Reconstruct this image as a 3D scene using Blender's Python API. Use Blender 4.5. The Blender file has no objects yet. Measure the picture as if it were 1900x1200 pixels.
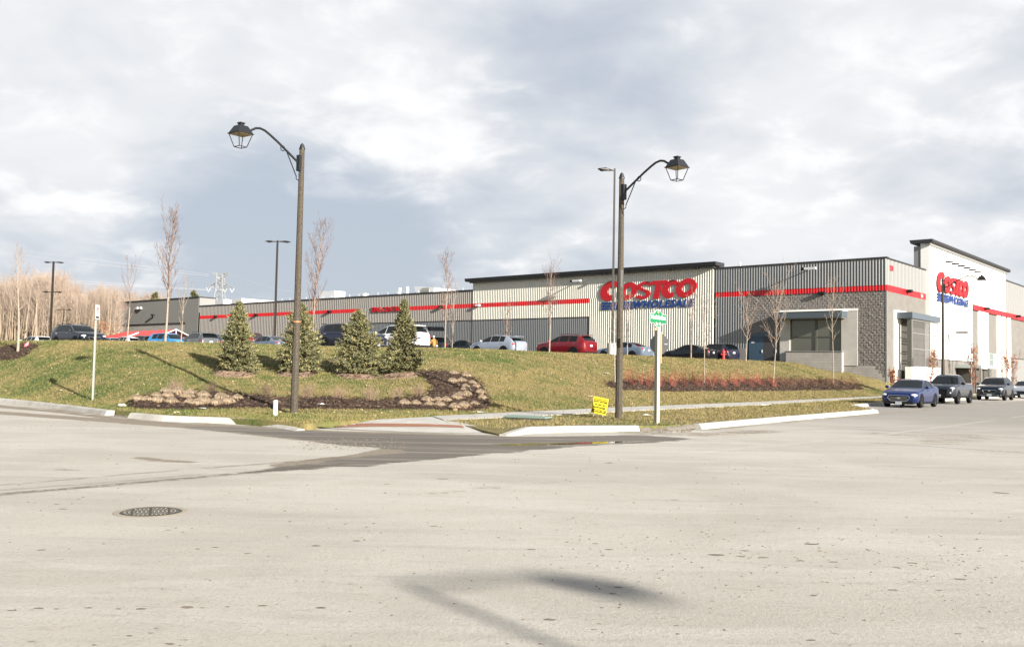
import bpy, bmesh, math, random
import numpy as np
from mathutils import Vector, Matrix
from mathutils.bvhtree import BVHTree
R = math.radians
PI = math.pi
rnd = random.Random(7)
col = bpy.context.scene.collection
scene = bpy.context.scene

# ---------------------------------------------------------------- camera
EYE = Vector((0, 0, 1.6)); FPX = 1700.0; PITCH = R(2.88); ROLL = R(1.07)
_f = Vector((0, math.cos(PITCH), math.sin(PITCH))); _u = Vector((0, -math.sin(PITCH), math.cos(PITCH))); _r = Vector((1, 0, 0))
RT = _r*math.cos(ROLL) + _u*math.sin(ROLL); UP = -_r*math.sin(ROLL) + _u*math.cos(ROLL); FW = _f
cam_d = bpy.data.cameras.new('camera'); cam = bpy.data.objects.new('camera', cam_d); col.objects.link(cam)
cam.matrix_world = Matrix(((RT.x, UP.x, -FW.x, EYE.x), (RT.y, UP.y, -FW.y, EYE.y), (RT.z, UP.z, -FW.z, EYE.z), (0, 0, 0, 1)))
cam_d.sensor_width = 36; cam_d.sensor_fit = 'HORIZONTAL'; cam_d.lens = FPX/1900*36
cam_d.clip_start = 0.1; cam_d.clip_end = 6000
scene.camera = cam

# ---------------------------------------------------------------- light
SUN_DIR = Vector((0.60, -0.80, 0)).normalized()
SUN_EL = R(19.0)
sun_vec = Vector((SUN_DIR.x*math.cos(SUN_EL), SUN_DIR.y*math.cos(SUN_EL), math.sin(SUN_EL)))
sd = bpy.data.lights.new('sun', 'SUN'); sd.energy = 5.0; sd.angle = R(0.5); sd.color = (1.0, 0.94, 0.85)
so = bpy.data.objects.new('sun', sd); col.objects.link(so)
so.rotation_euler = sun_vec.to_track_quat('Z', 'Y').to_euler()
scene.view_settings.view_transform = 'Standard'; scene.view_settings.look = 'None'
scene.view_settings.exposure = 1.62; scene.view_settings.gamma = 1

w = bpy.data.worlds.new('World'); scene.world = w; w.use_nodes = True
nt = w.node_tree; N = nt.nodes; L = nt.links; N.clear()
def wn(t, **k):
    n = N.new(t)
    for a, b in k.items(): setattr(n, a, b)
    return n
def wmath(op, a, b=None, c=None, clamp=False):
    n = wn('ShaderNodeMath', operation=op, use_clamp=clamp)
    for i, v in enumerate((a, b, c)):
        if v is None: continue
        if isinstance(v, (int, float)): n.inputs[i].default_value = v
        else: L.new(v, n.inputs[i])
    return n.outputs[0]
def wmix(fac, a, b):
    n = wn('ShaderNodeMix', data_type='RGBA')
    for i, v in ((0, fac), (6, a), (7, b)):
        if isinstance(v, (int, float, tuple)): n.inputs[i].default_value = v
        else: L.new(v, n.inputs[i])
    return n.outputs[2]
sky = wn('ShaderNodeTexSky', sky_type='NISHITA', sun_disc=False, sun_elevation=SUN_EL, sun_rotation=math.atan2(SUN_DIR.x, SUN_DIR.y))
tc = wn('ShaderNodeTexCoord'); sep = wn('ShaderNodeSeparateXYZ'); L.new(tc.outputs['Generated'], sep.inputs[0])
X, Y, Z = sep.outputs
zc = wmath('ADD', wmath('MAXIMUM', Z, 0.0), 0.30)
cmb = wn('ShaderNodeCombineXYZ'); L.new(wmath('DIVIDE', X, zc), cmb.inputs[0]); L.new(wmath('DIVIDE', Y, zc), cmb.inputs[1])
def wnoise(scale, det, rough, off, vec=None, dist=0.0):
    m = wn('ShaderNodeVectorMath', operation='ADD'); L.new(vec or cmb.outputs[0], m.inputs[0]); m.inputs[1].default_value = off
    n = wn('ShaderNodeTexNoise'); n.inputs['Scale'].default_value = scale; n.inputs['Detail'].default_value = det
    n.inputs['Roughness'].default_value = rough; n.inputs['Distortion'].default_value = dist; L.new(m.outputs[0], n.inputs['Vector']); return n.outputs['Fac']
big = wnoise(0.9, 2, 0.5, (3.2, 1.4, 0))
mid = wnoise(2.0, 4, 0.5, (8.1, 4.3, 0), dist=0.25)
fine = wnoise(6.0, 6, 0.55, (1.1, 9.3, 0), dist=0.3)
def ramp(v, a, b):
    n = wn('ShaderNodeMapRange', interpolation_type='SMOOTHSTEP'); L.new(v, n.inputs[0]); n.inputs[1].default_value = a; n.inputs[2].default_value = b; return n.outputs[0]
def lobe(az, el, width):      # a soft region of the cloud deck round a compass direction
    d = (math.sin(R(az))*math.cos(R(el)), math.cos(R(az))*math.cos(R(el)), math.sin(R(el)))
    n = wn('ShaderNodeVectorMath', operation='DOT_PRODUCT'); L.new(tc.outputs['Generated'], n.inputs[0]); n.inputs[1].default_value = d
    return ramp(n.outputs['Value'], math.cos(R(width)), 1.0)
dens = wmath('ADD', wmath('MULTIPLY', big, 0.35), wmath('ADD', wmath('MULTIPLY', mid, 0.45), wmath('MULTIPLY', fine, 0.20)))
dens = wmath('ADD', dens, wmath('MULTIPLY', lobe(-9, 16, 9), 0.12))
dens = wmath('ADD', dens, wmath('MULTIPLY', lobe(24, 16, 16), 0.03))
dens = wmath('ADD', dens, wmath('MULTIPLY', lobe(10, 11, 12), 0.05))
dens = wmath('SUBTRACT', dens, wmath('MULTIPLY', lobe(-14, 6.5, 12), 0.12))
dens = wmath('ADD', dens, wmath('MULTIPLY', lobe(-24, 20, 14), 0.12))
dens = wmath('SUBTRACT', dens, wmath('MULTIPLY', lobe(-4, 4.0, 7), 0.05))
light = ramp(dens, 0.36, 0.63)
cloud = wmix(light, (0.208, 0.230, 0.266, 1), (0.362, 0.367, 0.376, 1))
bright = ramp(wmath('ADD', wmath('ADD', fine, wmath('MULTIPLY', mid, 0.8)), wmath('MULTIPLY', lobe(-9, 16, 10), 0.12)), 0.92, 1.20)
cloud = wmix(wmath('MULTIPLY', bright, wmath('MULTIPLY', light, 0.9)), cloud, (0.43, 0.43, 0.432, 1))
bs = wn('ShaderNodeBackground'); L.new(sky.outputs[0], bs.inputs[0]); bs.inputs[1].default_value = 0.07
bc = wn('ShaderNodeBackground'); L.new(cloud, bc.inputs[0]); bc.inputs[1].default_value = 0.80
cover = wmath('ADD', 0.15, wmath('MULTIPLY', ramp(Y, -0.45, 0.25), 0.85))      # the cloud bank thins to open sky behind the camera
mx = wn('ShaderNodeMixShader'); L.new(wmath('MULTIPLY', cover, wmath('ADD', 0.95, wmath('MULTIPLY', light, 0.05))), mx.inputs[0]); L.new(bs.outputs[0], mx.inputs[1]); L.new(bc.outputs[0], mx.inputs[2])
wo = wn('ShaderNodeOutputWorld'); L.new(mx.outputs[0], wo.inputs[0])

# ---------------------------------------------------------------- where things stand
def ray(px, py): return (RT*(px-950)/FPX + UP*(600-py)/FPX + FW)
def G(px, py, z=0.0):
    d = ray(px, py); t = (z-EYE.z)/d.z; p = EYE + d*t; return Vector((p.x, p.y, z))
def at(px, py, depth):
    d = ray(px, py); return EYE + d*(depth/d.y)
HORIZON = lambda px: 600 + FPX*math.tan(PITCH) + (px-950)*math.tan(ROLL)
LOT = 2.65

# ---------------------------------------------------------------- materials
ALB = 0.76      # one scale for every base colour
def mat(name, color=(0.5, 0.5, 0.5), rough=0.8, metal=0.0, spec=0.5, noise=None, bump=None, coat=0.0, trans=0.0):
    m = bpy.data.materials.new(name); m.use_nodes = True; t = m.node_tree; b = t.nodes['Principled BSDF']
    color = tuple(q*ALB for q in color)
    b.inputs['Base Color'].default_value = (*color, 1); b.inputs['Roughness'].default_value = rough
    b.inputs['Metallic'].default_value = metal; b.inputs['Specular IOR Level'].default_value = spec
    b.inputs['Coat Weight'].default_value = coat
    if noise:      # (scale, amount, second colour)
        sc, lo, c2 = noise; c2 = tuple(q*ALB for q in c2)
        tcn = t.nodes.new('ShaderNodeTexCoord'); n = t.nodes.new('ShaderNodeTexNoise'); n.inputs['Scale'].default_value = sc; n.inputs['Detail'].default_value = 6
        n.inputs['Roughness'].default_value = 0.65
        t.links.new(tcn.outputs['Object'], n.inputs['Vector'])
        r = t.nodes.new('ShaderNodeMapRange'); r.inputs[1].default_value = 0.5-lo; r.inputs[2].default_value = 0.5+lo; t.links.new(n.outputs['Fac'], r.inputs[0])
        mixn = t.nodes.new('ShaderNodeMix'); mixn.data_type = 'RGBA'; mixn.inputs[6].default_value = (*color, 1); mixn.inputs[7].default_value = (*c2, 1)
        t.links.new(r.outputs[0], mixn.inputs[0]); t.links.new(mixn.outputs[2], b.inputs['Base Color'])
    if bump:
        sc, st = bump
        tcn = t.nodes.new('ShaderNodeTexCoord'); n = t.nodes.new('ShaderNodeTexNoise'); n.inputs['Scale'].default_value = sc; n.inputs['Detail'].default_value = 5
        t.links.new(tcn.outputs['Object'], n.inputs['Vector']); bp = t.nodes.new('ShaderNodeBump'); bp.inputs['Strength'].default_value = st; bp.inputs['Distance'].default_value = 0.05
        t.links.new(n.outputs['Fac'], bp.inputs['Height']); t.links.new(bp.outputs[0], b.inputs['Normal'])
    return m
class NT:      # small helper for hand made node trees
    def __init__(s, name, rough=0.9):
        s.m = bpy.data.materials.new(name); s.m.use_nodes = True; s.t = s.m.node_tree; s.b = s.t.nodes['Principled BSDF']; s.b.inputs['Roughness'].default_value = rough
        s.b.inputs['Specular IOR Level'].default_value = 0.3
        s.tc = s.t.nodes.new('ShaderNodeTexCoord').outputs['Object']
    def new(s, t, **k):
        n = s.t.nodes.new(t)
        for a, b in k.items(): setattr(n, a, b)
        return n
    def put(s, v, sock):
        if isinstance(v, (int, float, tuple)): sock.default_value = v
        else: s.t.links.new(v, sock)
    def noise(s, scale, det=5, rough=0.6, vec=None, dist=0.0, sx=(1, 1, 1), rot=0.0, off=(0, 0, 0)):
        mp = s.new('ShaderNodeMapping'); s.put(vec or s.tc, mp.inputs[0]); mp.inputs['Scale'].default_value = sx; mp.inputs['Rotation'].default_value = (0, 0, rot); mp.inputs['Location'].default_value = off
        n = s.new('ShaderNodeTexNoise'); s.put(mp.outputs[0], n.inputs['Vector']); n.inputs['Scale'].default_value = scale; n.inputs['Detail'].default_value = det
        n.inputs['Roughness'].default_value = rough; n.inputs['Distortion'].default_value = dist; return n.outputs['Fac']
    def ramp(s, v, a, b, c=0.0, d=1.0):
        n = s.new('ShaderNodeMapRange', interpolation_type='SMOOTHSTEP'); s.put(v, n.inputs[0])
        for i, x in enumerate((a, b, c, d)): n.inputs[i+1].default_value = x
        return n.outputs[0]
    def mix(s, f, a, b):
        n = s.new('ShaderNodeMix', data_type='RGBA'); s.put(f, n.inputs[0]); s.put(a if not isinstance(a, tuple) else (*a, 1), n.inputs[6]); s.put(b if not isinstance(b, tuple) else (*b, 1), n.inputs[7]); return n.outputs[2]
    def math(s, op, a, b=0.0):
        n = s.new('ShaderNodeMath', operation=op); s.put(a, n.inputs[0]); s.put(b, n.inputs[1]); return n.outputs[0]
    def attr(s, name):
        n = s.new('ShaderNodeAttribute', attribute_name=name); return n.outputs['Fac']
    def bump(s, h, st=0.5, dist=0.03):
        n = s.new('ShaderNodeBump'); n.inputs['Strength'].default_value = st; n.inputs['Distance'].default_value = dist; s.put(h, n.inputs['Height']); s.t.links.new(n.outputs[0], s.b.inputs['Normal'])
    def color(s, c):
        n = s.new('ShaderNodeVectorMath', operation='SCALE'); s.put(c, n.inputs[0]); n.inputs[3].default_value = ALB; s.t.links.new(n.outputs[0], s.b.inputs['Base Color'])

# ---------------------------------------------------------------- mesh helpers
class MB:
    def __init__(s): s.v = []; s.f = []
    def add(s, vs, fs):
        o = len(s.v); s.v += [tuple(v) for v in vs]; s.f += [tuple(i+o for i in f) for f in fs]; return s
    def box(s, x0, x1, y0, y1, z0, z1):
        vs = [(x0, y0, z0), (x1, y0, z0), (x1, y1, z0), (x0, y1, z0), (x0, y0, z1), (x1, y0, z1), (x1, y1, z1), (x0, y1, z1)]
        return s.add(vs, [(0, 3, 2, 1), (4, 5, 6, 7), (0, 1, 5, 4), (1, 2, 6, 5), (2, 3, 7, 6), (3, 0, 4, 7)])
    def tube(s, pts, rads, n=6, cap=True):
        pts = [Vector(p) for p in pts]
        if isinstance(rads, (int, float)): rads = [rads]*len(pts)
        o = len(s.v); prev = None
        for i, p in enumerate(pts):
            t = (pts[min(i+1, len(pts)-1)] - pts[max(i-1, 0)])
            t = t.normalized() if t.length > 1e-9 else Vector((0, 0, 1))
            if prev is None: a = t.orthogonal().normalized()
            else:
                a = prev - t*prev.dot(t); a = a.normalized() if a.length > 1e-6 else t.orthogonal().normalized()
            prev = a; b = t.cross(a)
            for k in range(n):
                an = 2*PI*k/n; q = p + (a*math.cos(an)+b*math.sin(an))*rads[i]; s.v.append((q.x, q.y, q.z))
        for i in range(len(pts)-1):
            for k in range(n):
                k2 = (k+1) % n; s.f.append((o+i*n+k, o+i*n+k2, o+(i+1)*n+k2, o+(i+1)*n+k))
        if cap: s.f.append(tuple(o+k for k in reversed(range(n)))); s.f.append(tuple(o+(len(pts)-1)*n+k for k in range(n)))
        return s
    def prism(s, poly, axis, a, b):      # polygon in the other two axes, extruded from a to b
        n = len(poly); vs = []
        for h in (a, b):
            for (u, v) in poly:
                vs.append({0: (h, u, v), 1: (u, h, v), 2: (u, v, h)}[axis])
        fs = [tuple(range(n)), tuple(reversed(range(n, 2*n)))] + [(i, i+n, (i+1) % n+n, (i+1) % n) for i in range(n)]
        return s.add(vs, fs)
    def lathe(s, prof, n=16, c=(0, 0)):
        o = len(s.v)
        for (r, z) in prof:
            for k in range(n): s.v.append((c[0]+r*math.cos(2*PI*k/n), c[1]+r*math.sin(2*PI*k/n), z))
        for i in range(len(prof)-1):
            for k in range(n):
                k2 = (k+1) % n; s.f.append((o+i*n+k, o+i*n+k2, o+(i+1)*n+k2, o+(i+1)*n+k))
        return s
    def build(s, name, m=None, parent=None, smooth=False, fixn=True, loc=None):
        me = bpy.data.meshes.new(name); me.from_pydata(s.v, [], s.f); me.update()
        if fixn:
            bm = bmesh.new(); bm.from_mesh(me); bmesh.ops.recalc_face_normals(bm, faces=bm.faces); bm.to_mesh(me); bm.free()
        if smooth:
            me.polygons.foreach_set('use_smooth', [True]*len(me.polygons))
            if smooth != 'all':
                bm = bmesh.new(); bm.from_mesh(me)
                for e in bm.edges:
                    if len(e.link_faces) == 2 and e.calc_face_angle(0) > R(38): e.smooth = False
                bm.to_mesh(me); bm.free()
        return link(name, me, m, parent, loc)
def link(name, me, m=None, parent=None, loc=None):
    o = bpy.data.objects.new(name, me); col.objects.link(o)
    if m is not None:
        for q in (m if isinstance(m, (list, tuple)) else [m]): me.materials.append(q)
    if parent is not None: o.parent = parent
    if loc is not None: o.location = loc
    return o
def fastmesh(name, verts, faces, m=None, parent=None, mats=None):      # numpy arrays, all faces the same size
    me = bpy.data.meshes.new(name); verts = np.asarray(verts, dtype=np.float32); faces = np.asarray(faces, dtype=np.int32)
    k = faces.shape[1]; me.vertices.add(len(verts)); me.vertices.foreach_set('co', verts.ravel())
    me.loops.add(faces.size); me.loops.foreach_set('vertex_index', faces.ravel())
    me.polygons.add(len(faces)); me.polygons.foreach_set('loop_start', np.arange(0, faces.size, k, dtype=np.int32)); me.polygons.foreach_set('loop_total', np.full(len(faces), k, dtype=np.int32))
    me.update(calc_edges=True); me.validate()
    return link(name, me, m, parent)
def tag(o, label=None, cat=None, group=None, kind=None):
    if label: o['label'] = label
    if cat: o['category'] = cat
    if group: o['group'] = group
    if kind: o['kind'] = kind
    return o
def empty(name, loc, rz=0.0, label=None, cat=None, group=None):
    o = bpy.data.objects.new(name, None); col.objects.link(o); o.location = loc; o.rotation_euler = (0, 0, rz); o.empty_display_size = 0.3
    return tag(o, label, cat, group)
def children(o): return [c for c in bpy.data.objects if c.parent == o]
def copy_tree(o, parent=None):
    c = o.copy(); col.objects.link(c); c.parent = parent
    for ch in children(o): copy_tree(ch, c)
    return c
def text_mesh(name, s, size, m, parent, loc, rot, depth=0.01, shear=0.0, offset=0.0, align='CENTER', sx=1.0, spacing=1.0):
    cu = bpy.data.curves.new(name, 'FONT'); cu.body = s; cu.size = size; cu.extrude = depth; cu.shear = shear; cu.offset = offset
    cu.align_x = align; cu.align_y = 'CENTER'; cu.resolution_u = 3; cu.space_character = spacing
    t = bpy.data.objects.new(name+'_curve', cu); col.objects.link(t)
    dg = bpy.context.evaluated_depsgraph_get(); me = bpy.data.meshes.new_from_object(t.evaluated_get(dg)); bpy.data.objects.remove(t); bpy.data.curves.remove(cu)
    me.name = name; me.materials.clear()
    o = link(name, me, m, parent, loc); o.rotation_euler = rot; o.scale = (sx, 1, 1); return o
def rx(x, y, a): return (x*math.cos(a)-y*math.sin(a), x*math.sin(a)+y*math.cos(a))
# ================================================================ GROUND
def seg_dist(P, A, B):
    A = np.array(A[:2]); B = np.array(B[:2]); d = B-A; t = np.clip(((P-A)@d)/max(d@d, 1e-9), 0, 1); return np.hypot(*(P-(A+t[:, None]*d)).T)
def poly_dist(P, pts): return np.min([seg_dist(P, pts[i], pts[i+1]) for i in range(len(pts)-1)], axis=0)
def inside(P, poly):
    x, y = P.T; c = np.zeros(len(P), bool); n = len(poly)
    for i in range(n):
        x0, y0 = poly[i][:2]; x1, y1 = poly[(i+1) % n][:2]
        k = (y0 > y) != (y1 > y); c ^= k & (x < (x1-x0)*(y-y0)/((y1-y0) if y1 != y0 else 1e-9)+x0)
    return c
def sdist(P, poly): d = poly_dist(P, list(poly)+[poly[0]]); return np.where(inside(P, poly), d, -d)
def gp(lst, z=0.0): return [G(a, b, z) for a, b in lst]
def smooth_np(v, a, b): t = np.clip((v-a)/(b-a), 0, 1); return t*t*(3-2*t)

DIRX = Vector((0.616, 0.788, 0)).normalized()       # the street on the right runs this way
NRMX = Vector((-DIRX.y, DIRX.x, 0))

# --- road material
r_ = NT('road_surface', 0.92)
A0 = r_.noise(0.30, 5, 0.6, sx=(0.8, 1.0, 1), rot=R(-30), dist=0.5)
A1 = r_.noise(0.9, 6, 0.6, sx=(0.30, 1.2, 1), rot=R(14), dist=0.6)
A2 = r_.noise(1.4, 6, 0.65, sx=(0.18, 1.6, 1), rot=R(-52), dist=0.4, off=(3, 7, 0))
A3 = r_.noise(38, 5, 0.85)
A4 = r_.noise(14, 5, 0.75)
A5 = r_.noise(5.0, 4, 0.6, sx=(0.5, 1.6, 1), rot=R(-25), off=(11, 2, 0))
c = r_.mix(r_.ramp(A0, 0.36, 0.66), (0.425, 0.395, 0.340), (0.505, 0.472, 0.412))
c = r_.mix(r_.math('MULTIPLY', r_.ramp(A1, 0.45, 0.68), 0.6), c, (0.55, 0.52, 0.465))
c = r_.mix(r_.math('MULTIPLY', r_.ramp(A2, 0.50, 0.72), 0.40), c, (0.34, 0.32, 0.285))
c = r_.mix(r_.math('MULTIPLY', r_.ramp(A5, 0.55, 0.75), 0.35), c, (0.27, 0.245, 0.205))
c = r_.mix(r_.math('MULTIPLY', r_.ramp(A4, 0.48, 0.74), 0.45), c, (0.31, 0.288, 0.25))
c = r_.mix(r_.math('MULTIPLY', r_.ramp(A3, 0.50, 0.68), 0.60), c, (0.20, 0.182, 0.152))
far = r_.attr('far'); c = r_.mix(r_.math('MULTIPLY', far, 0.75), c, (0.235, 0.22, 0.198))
# soft, ragged mud, wet asphalt, tracks and paint, each with its own outline on the ground
edge = r_.math('MULTIPLY', r_.math('SUBTRACT', r_.noise(1.8, 6, 0.7, sx=(0.5, 1.3, 1), rot=R(-20)), 0.5), 0.9)
fine_e = r_.math('MULTIPLY', r_.math('SUBTRACT', r_.noise(9, 5, 0.7), 0.5), 0.9)
mud = r_.ramp(r_.math('ADD', r_.attr('mud'), r_.math('ADD', edge, fine_e)), 0.42, 0.72)
c = r_.mix(r_.math('MULTIPLY', mud, 0.85), c, r_.mix(r_.ramp(A4, 0.35, 0.7), (0.165, 0.125, 0.082), (0.26, 0.215, 0.16)))
drk = r_.ramp(r_.math('ADD', r_.attr('dark'), r_.math('ADD', r_.math('MULTIPLY', edge, 2.4), r_.math('MULTIPLY', fine_e, 0.5))), 0.40, 0.62)
strk = r_.noise(1.1, 6, 0.6, sx=(0.12, 2.2, 1), rot=R(24), dist=0.3)
c = r_.mix(drk, c, r_.mix(r_.ramp(strk, 0.42, 0.72), (0.125, 0.110, 0.092), (0.26, 0.232, 0.195)))
trk = r_.math('MULTIPLY', r_.attr('track'), r_.ramp(r_.noise(6, 4, 0.7, sx=(1, 1, 1)), 0.34, 0.52))
c = r_.mix(r_.math('MULTIPLY', trk, 0.85), c, (0.115, 0.095, 0.070))
# flecks of spilt tar and soil pressed flat into the surface
vo = r_.new('ShaderNodeTexVoronoi'); mpv = r_.new('ShaderNodeMapping'); r_.put(r_.tc, mpv.inputs[0]); mpv.inputs['Scale'].default_value = (1.6, 2.6, 1); mpv.inputs['Rotation'].default_value = (0, 0, R(-8)); r_.put(mpv.outputs[0], vo.inputs['Vector']); vo.inputs['Scale'].default_value = 3.0; vo.inputs['Randomness'].default_value = 1.0
vsp = r_.new('ShaderNodeSeparateColor'); r_.put(vo.outputs['Color'], vsp.inputs[0])
fl = r_.math('MULTIPLY', r_.ramp(vo.outputs['Distance'], 0.16, 0.07), r_.ramp(r_.math('ADD', vsp.outputs[0], r_.math('MULTIPLY', r_.noise(0.5, 3), 0.5)), 1.02, 1.12))
fl = r_.math('MULTIPLY', fl, r_.ramp(r_.noise(22, 4, 0.8), 0.42, 0.52))
c = r_.mix(r_.math('MULTIPLY', fl, 0.75), c, (0.20, 0.165, 0.115))
pnt = r_.math('MULTIPLY', r_.attr('paint'), r_.ramp(r_.noise(4, 5, 0.7), 0.36, 0.60))
c = r_.mix(r_.math('MULTIPLY', pnt, 0.7), c, (0.52, 0.50, 0.45))
wet = r_.ramp(r_.math('ADD', r_.attr('wet'), r_.math('MULTIPLY', fine_e, 0.5)), 0.4, 0.6)
c = r_.mix(wet, c, (0.045, 0.040, 0.034))
r_.color(c)
r_.put(r_.ramp(wet, 0, 1, 0.92, 0.03), r_.b.inputs['Roughness'])
nb = r_.new('ShaderNodeBump'); nb.inputs['Distance'].default_value = 0.022
r_.put(r_.math('ADD', A3, r_.math('MULTIPLY', A4, 0.9)), nb.inputs['Height']); r_.put(r_.ramp(wet, 0, 1, 0.55, 0.0), nb.inputs['Strength']); r_.t.links.new(nb.outputs[0], r_.b.inputs['Normal'])
M_road = r_.m

gx = np.arange(-27, 52, 0.125); gy = np.arange(3.5, 66, 0.125)
GX, GY = np.meshgrid(gx, gy); P2 = np.stack([GX.ravel(), GY.ravel()], 1)
nx, ny = len(gx), len(gy); ii = (np.arange(ny-1)[:, None]*nx+np.arange(nx-1)[None]).ravel()
faces = np.stack([ii, ii+1, ii+1+nx, ii+nx], 1)
road = fastmesh('road', np.c_[P2, np.zeros(len(P2))], faces, M_road); tag(road, kind='structure')
def attrib(o, name, v):
    a = o.data.attributes.new(name, 'FLOAT', 'POINT'); a.data.foreach_set('value', np.asarray(v, np.float32))
DARK = gp([(337, 790), (450, 793), (566, 798), (700, 804), (860, 808), (1000, 810), (1188, 806), (1289, 814), (1205, 821), (1079, 827), (910, 842), (784, 854), (700, 863), (631, 867), (547, 871), (460, 878), (460, 875), (547, 863), (631, 849), (700, 845), (754, 838), (740, 834), (631, 826), (560, 815), (450, 803), (337, 793)])
attrib(road, 'dark', np.clip(0.5+sdist(P2, DARK)/0.5, 0, 1))
PUD = gp([(900, 824), (1000, 821.5), (1100, 819.5), (1235, 816), (1160, 821), (1060, 824.5), (960, 828)])
attrib(road, 'wet', np.clip(0.5+sdist(P2, PUD)/0.5, 0, 1))
def band(lst, wd, soft): return 1-smooth_np(poly_dist(P2, gp(lst)), wd, wd+soft)
mud_v = np.maximum.reduce([band([(-20, 752), (130, 764), (250, 778), (400, 789), (600, 801), (900, 809)], 0.30, 0.5)*0.95,
    band([(-20, 764), (200, 780), (400, 795), (600, 816), (760, 831), (700, 845), (560, 862)], 0.28, 0.45)*0.95,
    band([(1180, 803), (1290, 806), (1420, 800)], 0.30, 0.8)*0.6, band([(262, 849), (285, 853), (350, 857)], 0.06, 0.28)*0.75, band([(110, 870), (140, 872)], 0.02, 0.18)*0.7, band([(0, 898), (60, 895), (160, 887)], 0.0, 0.10)*0.7, band([(160, 886), (330, 872)], 0.0, 0.08)*0.6,
    band([(1200, 823), (1300, 812), (1480, 800)], 0.2, 1.0)*0.4, band([(1650, 805), (1700, 812), (1800, 808), (1740, 822)], 0.3, 1.6)*0.5, band([(700, 925), (900, 905), (1050, 890)], 0.02, 0.5)*0.42])
attrib(road, 'mud', mud_v)
trk_v = np.maximum.reduce([band([(-60, 922), (0, 916.5), (210, 899), (379, 884), (547, 868), (640, 860)], 0.05, 0.10), band([(-60, 914), (0, 909), (210, 894), (379, 879)], 0.02, 0.09)*0.5,
    band([(0, 899), (60, 895), (160, 886)], 0.01, 0.07)*0.6, band([(190, 884), (240, 879), (330, 872)], 0.01, 0.07)*0.7,
    band([(380, 868), (490, 860), (640, 848)], 0.02, 0.09)*0.8, band([(1590, 796), (1900, 812), (1990, 818)], 0.02, 0.14)*0.8, band([(1620, 821), (1900, 839.5), (1990, 846)], 0.015, 0.12)*0.7,
    band([(1370, 803), (1640, 790), (1800, 779)], 0.01, 0.10)*0.3])
attrib(road, 'track', trk_v)
pnt_v = np.maximum.reduce([band(l, 0.045, 0.09) for l in ([(1277, 841), (1416, 827)], [(1420, 828), (1530, 817)], [(1590, 810), (1640, 806)], [(1648, 804.5), (1846, 779)], [(1878, 774), (1990, 760)], [(1810, 797), (1890, 797)], [(1360, 822), (1500, 829)])])
attrib(road, 'paint', pnt_v)
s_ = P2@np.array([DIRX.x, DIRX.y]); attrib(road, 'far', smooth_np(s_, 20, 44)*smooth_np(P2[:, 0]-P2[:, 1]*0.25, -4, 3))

m = MB(); m.add([(-3000, -1500, -0.006), (3000, -1500, -0.006), (3000, 5000, -0.006), (-3000, 5000, -0.006)], [(0, 1, 2, 3)])
g_far = m.build('ground', M_road); tag(g_far, kind='structure')

# --- embankment: front edge, foot, crest (the same number of stations in each)
def crest(px, py): d = (LOT-EYE.z)*FPX/(HORIZON(px)-py); return at(px, py, d)
T0 = gp([(-300, 716), (0, 738), (130, 751), (250, 765), (400, 773.5), (566, 786), (600, 783), (700, 778), (802, 772.6), (1000, 763), (1128, 757), (1250, 752), (1400, 746), (1550, 739), (1633, 735)], 0.15)
FT = gp([(-300, 712), (0, 733), (130, 746), (250, 759), (400, 765), (545, 766), (600, 768), (700, 766), (802, 767), (1000, 760), (1128, 754), (1250, 749), (1400, 743), (1550, 737), (1633, 733.5)], 0.17)
CR = [crest(*q) for q in [(-200, 631), (0, 632.5), (130, 632), (270, 633.5), (420, 637), (540, 641), (600, 642.5), (690, 645), (800, 645.5), (900, 648), (1020, 653.5), (1140, 658), (1290, 665), (1400, 669)]]
TH = R(40.68); BC = Vector((math.sin(R(22.27)), math.cos(R(22.27)), 0))*80.0
EX = Vector((math.cos(TH), -math.sin(TH), 0)); EYV = Vector((math.sin(TH), math.cos(TH), 0))
def bw(x, y, z): return BC + EX*x + EYV*y + Vector((0, 0, z))     # building frame to world
CR.append(bw(-7.5, 0.3, 2.62))
for k, (a, wx, wy, wz) in enumerate([(4, -3.6, 0.3, 2.0), (8, -0.1, 0.2, 1.22)]):
    T0.append(T0[14]+DIRX*a); FT.append(T0[14]+DIRX*a+NRMX*0.25); CR.append(bw(wx, wy, wz))
for a in (12, 30, 70):
    q = T0[14]+DIRX*8+EYV*a; T0.append(q); FT.append(q-EX*0.2); CR.append(bw(-0.3, a-0.5, 1.1))
def dens_line(L_, n=14):
    out = []
    for i in range(len(L_)-1):
        p0 = L_[max(i-1, 0)]; p1 = L_[i]; p2 = L_[i+1]; p3 = L_[min(i+2, len(L_)-1)]
        for k in range(n):
            t = k/n
            q = 0.5*((2*p1)+(p2-p0)*t+(2*p0-5*p1+4*p2-p3)*t*t+(3*p1-p0-3*p2+p3)*t**3)
            lin = p1.lerp(p2, t); out.append(lin.lerp(q, 0.5))
    out.append(L_[-1].copy()); return out
NST = 14
dT, dF, dC = dens_line(T0, NST), dens_line(FT, NST), dens_line(CR, NST)
def S_(t): return 0.55*t+0.45*t*t*(3-2*t)
from mathutils import noise as mnoise
tv = []; NA = 30; NB = 6; n_main = 14*NST+1
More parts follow.
